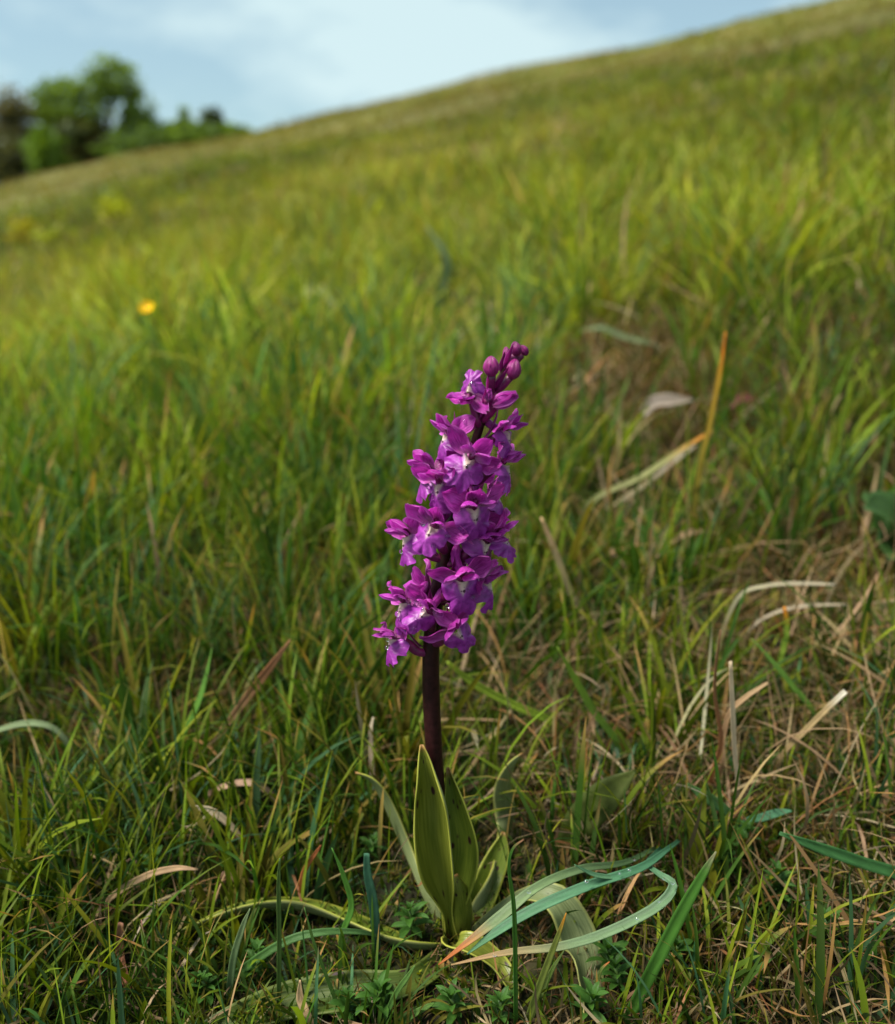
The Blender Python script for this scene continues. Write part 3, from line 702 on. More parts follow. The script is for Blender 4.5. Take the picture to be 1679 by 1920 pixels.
def petal_mesh(name, L, W, cup=0.7, curl=0.4, ruffle=0.05, tip=0.75, seed=0, nu=9, nv=12, twist=0.0):
    """Petal grows along +Z from the origin, inner face towards -Y."""
    r = np.random.default_rng(seed)
    v = np.linspace(0, 1, nv); u = np.linspace(-1, 1, nu)
    wprof = np.clip(np.sin(math.pi * np.clip(v * 0.93 + 0.07, 0, 1) ** tip), 0.0, 1) ** 0.52 * (1 - 0.08 * v)
    wprof[0] = 0.28; wprof[-1] = 0.22
    th = curl * v ** 1.3 * 1.0
    dv = L / (nv - 1)
    zc = np.concatenate([[0], np.cumsum(np.cos(th[1:]) * dv)]); yc = np.concatenate([[0], -np.cumsum(np.sin(th[1:]) * dv)])
    half = (W / 2 * wprof)[:, None]
    ang = np.abs(u)[None] * cup
    x = np.sign(u)[None] * np.sin(ang) / max(cup, 1e-3) * half
    d = (1 - np.cos(ang)) / max(cup, 1e-3) * half
    ph = r.uniform(0, 6.28, 3)
    ruf = ruffle * W * (np.sin(v[:, None] * 9 + ph[0]) * u[None] ** 2 * 0.5 + np.sin(v[:, None] * 5 + u[None] * 3 + ph[1]) * 0.5)
    ny, nz = -np.cos(th)[:, None], -np.sin(th)[:, None]
    dd = d + ruf
    a = twist * v[:, None]
    X = x * np.cos(a); Yt = x * np.sin(a)
    V = np.stack([X, yc[:, None] + ny * dd + Yt, zc[:, None] + nz * dd], -1).reshape(-1, 3)
    i, j = np.meshgrid(np.arange(nv - 1), np.arange(nu - 1), indexing='ij')
    q = np.stack([i * nu + j, i * nu + j + 1, (i + 1) * nu + j + 1, (i + 1) * nu + j], -1).reshape(-1, 4)
    uv = np.stack([np.tile((u + 1) / 2, nv), np.repeat(v, nu)], -1) + np.array([r.uniform(0, 5) // 1 * 3, 0])
    return mesh_np(name, V, q, None, None, uv)

LIP_HALF = [(0.13, -0.02), (0.36, -0.14), (0.60, -0.02), (0.70, 0.24), (0.60, 0.50), (0.42, 0.60), (0.45, 0.76), (0.38, 0.95), (0.20, 1.04)]
def lip_mesh(name, L, seed=0, side=0.8, down=0.5):
    """Three-lobed lip hanging along -Z from the throat at the origin, inner face to -Y."""
    r = np.random.default_rng(seed)
    half = [(a * (1 + 0.06 * r.normal()), b + 0.03 * r.normal()) for a, b in LIP_HALF]
    out = half + [(0.0, 0.93)] + [(-a * (1 + 0.05 * r.normal()), b) for a, b in half[::-1]] + [(0, 0.02)]
    P = catmull(out + [out[0]], 57)[:-1]
    n = len(P); rings = [0.0, 0.22, 0.42, 0.6, 0.76, 0.9, 1.0]
    c = np.array([0.0, 0.38]); pts = []; rho = []
    for k in rings[1:]:
        pts.append(c + (P - c) * k); rho.append(np.full(n, k))
    P2 = np.vstack([np.array([c]), np.vstack(pts)]); rho = np.concatenate([[0], np.concatenate(rho)])
    x, y = P2[:, 0], P2[:, 1]
    ang = np.arctan2(y - c[1], x)
    ph = r.uniform(0, 6.28, 3)
    ruff = rho ** 3 * (0.06 * np.sin(ang * 11 + ph[0]) + 0.07 * np.sin(ang * 5 + ph[1]) + 0.035 * np.sin(ang * 19 + ph[2]))
    back = side * x ** 2 * 0.9 - 0.10 * np.exp(-(x / 0.12) ** 2) * np.clip(1 - y, 0, 1) + down * 0.35 * np.clip(y - 0.2, 0, 2) ** 2 - 0.25 * np.clip(y, 0, 1) * (1 - np.clip(y, 0, 1))
    X = x * (1 - 0.15 * side * np.abs(x))
    V = np.stack([X, back + ruff, -y], -1) * L
    q, t = [], []
    m = len(rings) - 1
    for j in range(n): t.append((0, 1 + (j + 1) % n, 1 + j))
    for i in range(m - 1):
        for j in range(n):
            a = 1 + i * n
            q.append((a + j, a + (j + 1) % n, a + n + (j + 1) % n, a + n + j))
    return mesh_np(name, V, q, t, None, np.stack([x, y], -1) )

def blob_mesh(name, rx, ry, rz, seg=12, rings=8, seam=0.0, tip=0.0):
    th = np.linspace(0, math.pi, rings + 1); ph = np.linspace(0, 2 * math.pi, seg, endpoint=False)
    T, Pq = np.meshgrid(th, ph, indexing='ij')
    k = 1 - seam * np.abs(np.cos(1.5 * Pq)) ** 8 * np.sin(T)
    zt = np.cos(T); taper = 1 - tip * np.clip(zt, 0, 1)
    V = np.stack([rx * np.sin(T) * np.cos(Pq) * k * taper, ry * np.sin(T) * np.sin(Pq) * k * taper, rz * zt], -1).reshape(-1, 3)
    i, j = np.meshgrid(np.arange(rings), np.arange(seg), indexing='ij')
    q = np.stack([i * seg + j, (i + 1) * seg + j, (i + 1) * seg + (j + 1) % seg, i * seg + (j + 1) % seg], -1).reshape(-1, 4)
    uv = np.stack([Pq / 6.2832, 1 - T / math.pi], -1).reshape(-1, 2)
    return mesh_np(name, V, q, None, None, uv)

drop_sites = []
bpy.context.view_layer.update()
def place(o, rx=0, ry=0, rz=0, loc=(0, 0, 0)):
    o.rotation_euler = Euler((rx, ry, rz), 'XYZ'); o.location = loc; return o

def flower(px, py, dy, yaw, pitch=0, roll=0, s=1.0, stem_py=None, seed=0, openness=1.0, side=0.8, lip_tilt=18, note=None):
    """dy in millimetres from the stem's plane (minus: towards the camera); yaw 0 faces the camera, +90 faces right."""
    r = random.Random(seed + 100)
    w = at(px, py, YO + dy * 0.001)
    f = empty('flower', w - base_pt, orchid)
    Rm = Matrix.Rotation(R(yaw), 3, 'Z') @ Matrix.Rotation(R(-pitch), 3, 'X') @ Matrix.Rotation(R(roll), 3, 'Y')
    f.rotation_euler = Rm.to_euler()
    mm = 0.001 * s
    s *= 0.95
    age = max(0.0, min(1.0, (py - 800) / 400.0))
    lip_tilt += 14 * age + r.uniform(-10, 10); side += 0.35 * age
    def J(a): return r.uniform(-a, a)
    # hood: dorsal sepal and two petals leaning together over the column
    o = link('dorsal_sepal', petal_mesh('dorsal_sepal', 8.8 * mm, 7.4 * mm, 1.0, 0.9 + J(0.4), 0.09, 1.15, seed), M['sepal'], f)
    place(o, R(20 * openness + J(12)), 0, R(J(15)), (0, 0.0009 * s, 0.0008 * s))
    for sgn in (-1, 1):
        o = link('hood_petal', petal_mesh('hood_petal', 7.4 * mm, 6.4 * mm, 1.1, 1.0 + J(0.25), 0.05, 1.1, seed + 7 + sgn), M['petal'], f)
        Rp = Matrix.Rotation(R(sgn * (30 + J(10))), 3, 'Y') @ Matrix.Rotation(R(26 + J(12)), 3, 'X') @ Matrix.Rotation(R(sgn * 25), 3, 'Z')
        o.rotation_euler = Rp.to_euler(); o.location = (sgn * 0.0011 * s, -0.0004 * s, 0.0006 * s)
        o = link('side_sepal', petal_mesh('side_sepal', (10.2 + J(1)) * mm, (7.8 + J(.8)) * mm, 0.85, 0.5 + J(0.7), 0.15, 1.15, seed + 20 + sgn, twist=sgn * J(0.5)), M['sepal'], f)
        Rp = Matrix.Rotation(R(sgn * (60 + J(18)) * (0.75 + 0.25 * openness)), 3, 'Y') @ Matrix.Rotation(R(-8 * openness + J(18)), 3, 'X') @ Matrix.Rotation(R(sgn * 8 + J(20)), 3, 'Z')
        o.rotation_euler = Rp.to_euler(); o.location = (sgn * 0.0013 * s, 0.0012 * s, 0)
    o = link('lip', lip_mesh('lip', (8.9 + J(0.8)) * mm, seed + 3, side * 1.25 + J(0.3), 0.7 + J(0.5)), M['lip'], f)
    place(o, R(-lip_tilt + J(8)), R(J(8)), R(J(8)), (0, -0.0008 * s, -0.0010 * s))
    o = link('column', blob_mesh('column', 0.0011 * s, 0.0012 * s, 0.0019 * s), M['stalk'], f)
    place(o, R(25), 0, 0, (0, -0.0004 * s, 0.0009 * s))
    sp_pts = catmull([(0, 0.0006, -0.0006), (0, 0.004, -0.0004), (J(.001), 0.0085, 0.0016), (J(.0016), 0.0118, 0.0042)], 9) * s
    link('spur', tube_mesh('spur', sp_pts, np.array([1.7, 1.75, 1.6, 1.5, 1.45, 1.45, 1.5, 1.3, 0.7]) * mm, 9), M['sepal'], f)
    # ovary stalk back to the stem, in the flower's own frame
    sp_w = stem_at(min(1400, (stem_py if stem_py else py + 42)))
    a = Rm.inverted() @ (sp_w - w)
    mid = a * 0.45 + (Rm.inverted() @ Vector((0, 0, -0.0035))) * 0.6
    ex = Vector((0, 0.003, 0.0)) * s
    pts = catmull([tuple(a), tuple(mid * 0.75 + a * 0.3), tuple(mid * 0.75 + ex * 0.5), (0, 0.0004, 0)], 12)
    rad = np.interp(np.linspace(0, 1, 12), [0, 0.25, 0.6, 0.9, 1], [1.2, 1.6, 1.75, 1.35, 1.3]) * 0.001 * (0.6 + 0.4 * s)
    link('flower_stalk', tube_mesh('flower_stalk', pts, rad, 10), M['stalk'], f)
    # bract beside the stalk
    up = Rm.inverted() @ Vector((0, 0, 1))
    bp = catmull([tuple(a), tuple(a * 0.6 + up * 0.002), tuple(a * 0.35 + up * 0.0055), tuple(a * 0.25 + up * 0.0085)], 8)
    o = link('bract', ribbon_mesh('bract', bp, [0.0022, 0.003, 0.0022, 0.0002], tuple(-a.normalized() + up * 0.3), 0.8, 9, 5, seed=seed), M['bud'], f)
    return f

FL = [  # px, py, dy(mm), yaw, pitch, roll, scale, stem row, seed, kwargs
    (881, 741, -2, -40, 25, 178, 0.80, 800, 1, {}),
    (842, 812, -2, -62, 5, -6, 0.88, 855, 2, {}),
    (949, 806, -3, 48, -4, 4, 0.88, 840, 3, {}),
    (883, 858, -11, 6, 8, 38, 1.0, 905, 4, {'side': 0.5}),
    (944, 868, -2, 72, 0, 8, 0.95, 905, 5, {}),
    (808, 880, -2, -58, 12, -22, 0.98, 935, 6, {}),
    (823, 902, -9, -26, -2, -4, 0.92, 948, 7, {}),
    (889, 948, -12, 14, -14, 6, 1.05, 990, 8, {'side': 0.6}),
    (926, 930, 7, 105, 5, 0, 0.9, 965, 9, {}),
    (766, 1003, -3, -62, -4, -14, 0.96, 1050, 10, {}),
    (816, 984, -11, -22, 2, 22, 1.02, 1035, 11, {'side': 0.5}),
    (936, 1003, -4, 55, 6, -12, 0.98, 1050, 12, {}),
    (912, 1012, -6, 30, -14, 8, 0.95, 1060, 13, {}),
    (866, 1082, -12, 8, -16, -8, 1.06, 1125, 14, {'side': 0.6}),
    (911, 1088, -3, 60, -8, 0, 0.98, 1130, 15, {}),
    (757, 1127, -5, -46, 2, -12, 1.0, 1180, 16, {}),
    (797, 1100, 5, -110, 8, 20, 0.92, 1150, 17, {}),
    (805, 1142, -11, -18, 0, 38, 0.95, 1180, 18, {}),
    (850, 1178, -10, 34, -4, -34, 0.95, 1205, 19, {}),
    (738, 1192, -4, -48, -14, -20, 0.86, 1225, 20, {}),
    (880, 895, 9, 160, 10, 0, 0.9, 930, 21, {}),
    (905, 975, 10, 140, 10, 0, 0.95, 1010, 22, {}),
]
for a in FL:
    flower(*a[:7], stem_py=a[7], seed=a[8] * 13, **a[9])

# buds at the tip of the spike
BUDS = [(922, 687, -4, 30, 36, -4, 745), (964, 692, -4, 28, 37, 22, 735), (951, 666, 1, 19, 30, 5, 700), (968, 654, -2, 22, 26, 12, 690), (983, 657, 1, 16, 21, 30, 690),
        (946, 750, -6, 38, 44, 66, 790), (916, 741, -6, 18, 21, 10, 765), (928, 762, -4, 22, 26, 50, 790)]
for k, (px, py, dy, wpx, hpx, tilt, srow) in enumerate(BUDS):
    w = at(px, py, YO + dy * 0.001); b = empty('flower_bud', w - base_pt, orchid)
    if k >= 5:
        for q in range(4):
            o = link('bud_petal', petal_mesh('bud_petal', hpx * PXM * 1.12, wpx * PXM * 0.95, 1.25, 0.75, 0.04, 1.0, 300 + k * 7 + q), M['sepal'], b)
            Rb = Matrix.Rotation(R(tilt), 3, 'Y') @ Matrix.Rotation(R(90 * q + 20 * k), 3, 'Z') @ Matrix.Rotation(R(-14), 3, 'X')
            o.rotation_euler = Rb.to_euler(); o.location = Rb @ Vector((0, wpx * PXM * 0.16, -hpx * PXM * 0.5))
        wpx *= 0.6; hpx *= 0.7
    o = link('bud_skin', blob_mesh('bud_skin', wpx * PXM / 2, wpx * PXM / 2 * 0.9, hpx * PXM / 2, 18, 10, 0.14, 0.25), M['bud'] if k < 5 else M['sepal'], b)
    o.rotation_euler = (R(-10), R(tilt), R(40 * k))
    sw = stem_at(max(661, srow)) - w
    end = Vector((0, 0, 0)) - Vector((math.sin(R(tilt)), 0, math.cos(R(tilt)))) * hpx * PXM * 0.42
    pts = catmull([tuple(sw), tuple(sw * 0.5 + end * 0.5 + Vector((0, 0, -0.0008))), tuple(end)], 8)
    link('bud_stalk', tube_mesh('bud_stalk', pts, np.linspace(0.0009, 0.0012, 8), 8), M['stalk'], b)
    bp = catmull([tuple(sw), tuple(sw * 0.5 + end * 0.5 + Vector((-0.0008, -0.001, 0.001))), tuple(end + Vector((-0.0006, -0.0026, 0.0035)))], 8)
    link('bract', ribbon_mesh('bract', bp, [0.0016, 0.0022, 0.0002], (0, -1, 0.2), 0.7, 8, 5, seed=k), M['bud'], b)

# leaves: control points (px, py, mm behind the stem plane, width in px), which way the upper face looks, fold
def oleaf(ctrl, normal, fold, mats, label=None, wave=0.03, twist=0.0, seed=0, th=0.0005, n=30):
    pts = local([above(a, b, YO + d * 0.001) if i else at(a, b, YO + d * 0.001) for i, (a, b, d, _) in enumerate(ctrl)])
    wid = [w * PXM * 1.17 for *_, w in ctrl]
    o = link('leaf', ribbon_mesh('leaf', pts, wid, normal, fold, n, 11, wave, twist, seed=seed), mats, orchid)
    solid(o, th, len(mats) > 1)
    if label: o['label'] = label
    return o
LU, LS, LB = M['oleaf'], M['ospot'], M['ounder']
# sheathing leaf in front of the stem, underside outwards, tip at the stem
oleaf([(852, 1770, -1, 44), (841, 1712, -4, 22), (828, 1640, -5, 80), (816, 1560, -5.0, 94), (811, 1490, -4.0, 84), (801, 1440, -4.5, 42), (791, 1397, -4.5, 3)], (-0.12, -1, 0.1), [1.4, 1.7, 1.7, 1.7, 1.75, 1.7, 1.2], [LU, LB], 'yellow green sheath leaf clasping the stem', 0.12, seed=3)
oleaf([(856, 1772, 1, 40), (854, 1700, 0, 46), (866, 1640, 0, 62), (872, 1580, 0, 66), (858, 1510, 1, 46), (840, 1440, 2, 3)], (-0.35, -0.9, 0.2), [1.2, 1.0, 0.9, 0.9, 1.0, 1.0], [LS, LB], 'inner leaf with dark maroon spots', 0.03, seed=4)
oleaf([(858, 1776, -2, 52), (862, 1730, -5, 54), (858, 1680, -5, 46), (852, 1640, -3, 10)], (0, 1, 0.0), 1.2, [LU, LU], None, 0.0, seed=5)
# strap leaves behind
oleaf([(845, 1768, 6, 36), (800, 1690, 16, 40), (762, 1600, 24, 44), (728, 1520, 28, 40), (700, 1468, 28, 34), (668, 1448, 27, 6)], (0.5, 0.75, 0.4), [0.9, 0.7, 0.6, 0.5, 0.5, 0.6], [LU, LB], 'narrow leaf with a pale grey green back', 0.06, 0.3, seed=6)
oleaf([(868, 1768, 8, 40), (905, 1700, 24, 46), (935, 1620, 36, 54), (952, 1540, 40, 50), (946, 1480, 38, 40), (958, 1440, 36, 28), (980, 1412, 36, 4)], (-0.4, 0.8, 0.3), [0.9, 0.8, 0.6, 0.5, 0.6, 0.6, 0.8], [LU, LB], 'tall leaf with a pale back standing behind the stem', 0.06, -0.2, seed=7)
oleaf([(866, 1770, 4, 40), (890, 1710, 10, 50), (915, 1650, 18, 52), (935, 1600, 24, 40), (945, 1560, 28, 4)], (0.2, -0.8, 0.6), [0.8, 0.6, 0.5, 0.5, 0.6], [LS, LB], None, 0.04, seed=8)
# leaves lying on the turf
oleaf([(845, 1778, 0, 44), (760, 1775, 4, 66), (660, 1735, 6, 66), (560, 1705, 6, 62), (470, 1705, 4, 52), (380, 1735, 0, 34), (298, 1760, -2, 4)], (0.1, 0.5, 0.85), [0.9, 0.7, 0.7, 0.9, 0.9, 0.9, 0.6], [LS, LB], None, 0.05, 0.0, seed=9)
oleaf([(850, 1786, -4, 44), (770, 1842, -10, 44), (660, 1862, -13, 66), (540, 1880, -14, 64), (420, 1922, -15, 42), (320, 1960, -18, 5)], (0.1, -0.35, 0.92), [0.8, 0.6, 0.5, 0.5, 0.6, 0.6], [M['oshaded'], LB], None, 0.04, 0.0, seed=10)
oleaf([(850, 1786, -4, 34), (845, 1775, -13, 40), (880, 1775, -17, 46), (930, 1810, -19, 44), (958, 1850, -19, 26), (972, 1873, -19, 3)], (0.35, -0.2, 0.9), [0.7, 0.8, 0.9, 1.0, 1.0, 0.8], [LU, LB], None, 0.05, 0.0, seed=11)
oleaf([(866, 1780, 0, 26), (920, 1718, 0, 18), (985, 1678, -2, 24), (1045, 1690, -8, 54), (1085, 1770, -13, 70), (1100, 1860, -17, 58), (1098, 1930, -19, 20)], [(0.1, -0.3, 0.9), (0.1, -0.2, 0.95), (0.2, -0.4, 0.9), (0.45, -0.7, 0.5), (0.35, -0.95, 0.2), (0.25, -0.95, 0.1), (0.2, -0.95, 0.1)], [0.8, 0.6, 0.5, 0.5, 0.5, 0.5, 0.6], [LB, LB], 'arching leaf with a pale streaked back', 0.05, 0.0, seed=12)

# water drops beaded on the flowers
bpy.context.view_layer.update()
sites = []
dg = None
for f in orchid.children:
    if not f.name.startswith('flower') or f.name.startswith('flower_bud'): continue
    for c in f.children:
        nm = c.name.split('.')[0]
        if nm in ('side_sepal', 'dorsal_sepal', 'lip'):
            mw = c.matrix_world; me = c.data
            for v in list(me.vertices)[::3]:
                nrm = (mw.to_3x3() @ v.normal)
                pw = mw @ v.co
                for sg in (1, -1):
                    nn = nrm * sg
                    if nn.y < -0.2 and nn.z > 0.0: sites.append((pw, nn, -pw.x + 0.4 * random.random() * 0.05 - pw.y * 0.8))
sites.sort(key=lambda s: -s[2])
half = sites[:int(len(sites) * 0.55)]
random.Random(4).shuffle(half)
half = half[:34] + random.Random(8).sample(sites, 10)
drop_me = blob_mesh('water_drop', 1, 1, 0.72, 12, 8); drop_me.materials.append(M['water'])
for k, (p, nrm, _) in enumerate(half):
    s = random.Random(k).uniform(0.00045, 0.00105)
    o = bpy.data.objects.new('water_drop', drop_me); COL.objects.link(o)
    o.location = p + nrm * s * 0.45; o.scale = (s, s, s); o.rotation_euler = nrm.to_track_quat('Z', 'Y').to_euler()
    tag(o, 'tiny clear water drop beaded on the purple orchid petals', 'water drop', 'water drops on the orchid flowers')

# ------------------------------------------------------------------ single blades that stand out
TEAL = (0.052, 0.165, 0.080); TEAL2 = (0.10, 0.22, 0.105); GRN = (0.055, 0.15, 0.02); LIME = (0.15, 0.24, 0.02); PALE = (0.20, 0.26, 0.12)
ORNG = (0.42, 0.13, 0.035); TAN = (0.44, 0.29, 0.15); WHT = (0.46, 0.38, 0.26); DK = (0.03, 0.10, 0.025); RST = (0.30, 0.09, 0.03)
tuft = empty('bent_grass_tuft', at(1262, 1600, 0.262))
tag(tuft, 'blue green grass tuft bent over beside the orchid leaves', 'grass tuft')
def tuft_blade(ctrl, c0, c1, ctip, normal, label=None, seed=0):
    pts = [tuple(above(a, b, y, 0.005) - tuft.location) for a, b, y, _ in ctrl]
    o = link('blade', ribbon_mesh('blade', pts, [w * 0.000132 for *_, w in ctrl], normal, 0.5, 30, 7, 0.02, c0=c0, c1=c1, ctip=ctip, seed=seed), M['blade'], tuft)
    solid(o, 0.00025)
    if label: o['label'] = label
gp = on_ground(1275, 1560)
tuft_blade([(1275, 1575, 0.300, 10), (1255, 1590, 0.278, 12), (1200, 1628, 0.266, 20), (1100, 1662, 0.259, 25), (1000, 1706, 0.255, 26), (930, 1748, 0.252, 20), (876, 1789, 0.250, 2)], TEAL, TEAL2, None, (0.1, -0.45, 0.85), None, 1)
tuft_blade([(1240, 1590, 0.290, 10), (1215, 1618, 0.272, 12), (1235, 1638, 0.264, 16), (1262, 1660, 0.259, 22), (1232, 1700, 0.255, 24), (1140, 1748, 0.252, 23), (1050, 1775, 0.250, 20), (950, 1786, 0.249, 14), (846, 1809, 0.248, 2)], TEAL, PALE, (0.35, 0.22, 0.10), (0.1, -0.5, 0.85), None, 2)
tuft_blade([(1230, 1590, 0.300, 10), (1170, 1618, 0.285, 16), (1090, 1630, 0.272, 22), (1010, 1662, 0.262, 22), (940, 1718, 0.256, 27), (890, 1757, 0.252, 18), (822, 1809, 0.249, 2)], (0.09, 0.17, 0.06), PALE, ORNG, (0.1, -0.4, 0.85), 'blade with a withered orange tip', 3)
tuft_blade([(1160, 1646, 0.2628, 10), (1115, 1640, 0.260, 12), (1078, 1621, 0.258, 1)], TEAL2, TEAL2, None, (0.1, -0.5, 0.85), None, 4)

for k, (dpx, dpy, dy_) in enumerate([(1162, 1637, .2615), (1100, 1652, .2572), (1180, 1630, .2625), (1236, 1690, .2535), (1262, 1655, .2570), (1195, 1722, .2515), (1190, 1612, .268), (992, 1672, .2585), (928, 1791, .2475), (1245, 1648, .259)]):
    o = bpy.data.objects.new('water_drop', drop_me); COL.objects.link(o); o.location = above(dpx, dpy, dy_, 0.006)
    sc_ = (0.0005, 0.0007, 0.0006)[k % 3]; o.scale = (sc_,) * 3
    tag(o, 'tiny clear water drop sitting on the bent teal grass', 'water drop', 'water drops on the bent grass')

def blade(name, ctrl, label, c0, c1=None, ctip=None, normal=(0.2, -0.8, 0.5), fold=0.45, mat='blade', cat='grass blade', group=None, twist=0.0, seed=0):
    """ctrl: (px, py, y metres or None to keep the last, width px); the first point is the foot on the turf"""
    y = None; pts = []; wid = []
    for q in ctrl:
        if y is None:
            p = on_ground(q[0], q[1]) if q[2] is None else at(q[0], q[1], q[2]); y = p.y
            if (q[2] is None or q[2] > 0.4) and cat not in ('dead leaf', 'leaf'):
                y *= 0.955 if q[2] is None else 1.0; p = at(q[0], q[1], y)
                pts.append(Vector((p.x, p.y + 0.002, gzf(p.x, p.y) - 0.003))); wid.append(q[3] * 0.8 * y / F_PX)
        else:
            y = q[2] if q[2] is not None else y
            p = above(q[0], q[1], y, 0.002)
        dep = (p - CAM).dot(Vector((0, cp, -sp)))
        pts.append(p); wid.append(q[3] * dep / F_PX)
    o = link(name, None or ribbon_mesh(name, [tuple(p - pts[0]) for p in pts], wid, normal, fold, 24, 5, 0.03, twist, c0=c0, c1=c1, ctip=ctip, seed=seed + len(label)), M[mat])
    o.location = pts[0]; solid(o, 0.00022)
    tag(o, label, cat, group)
    return o

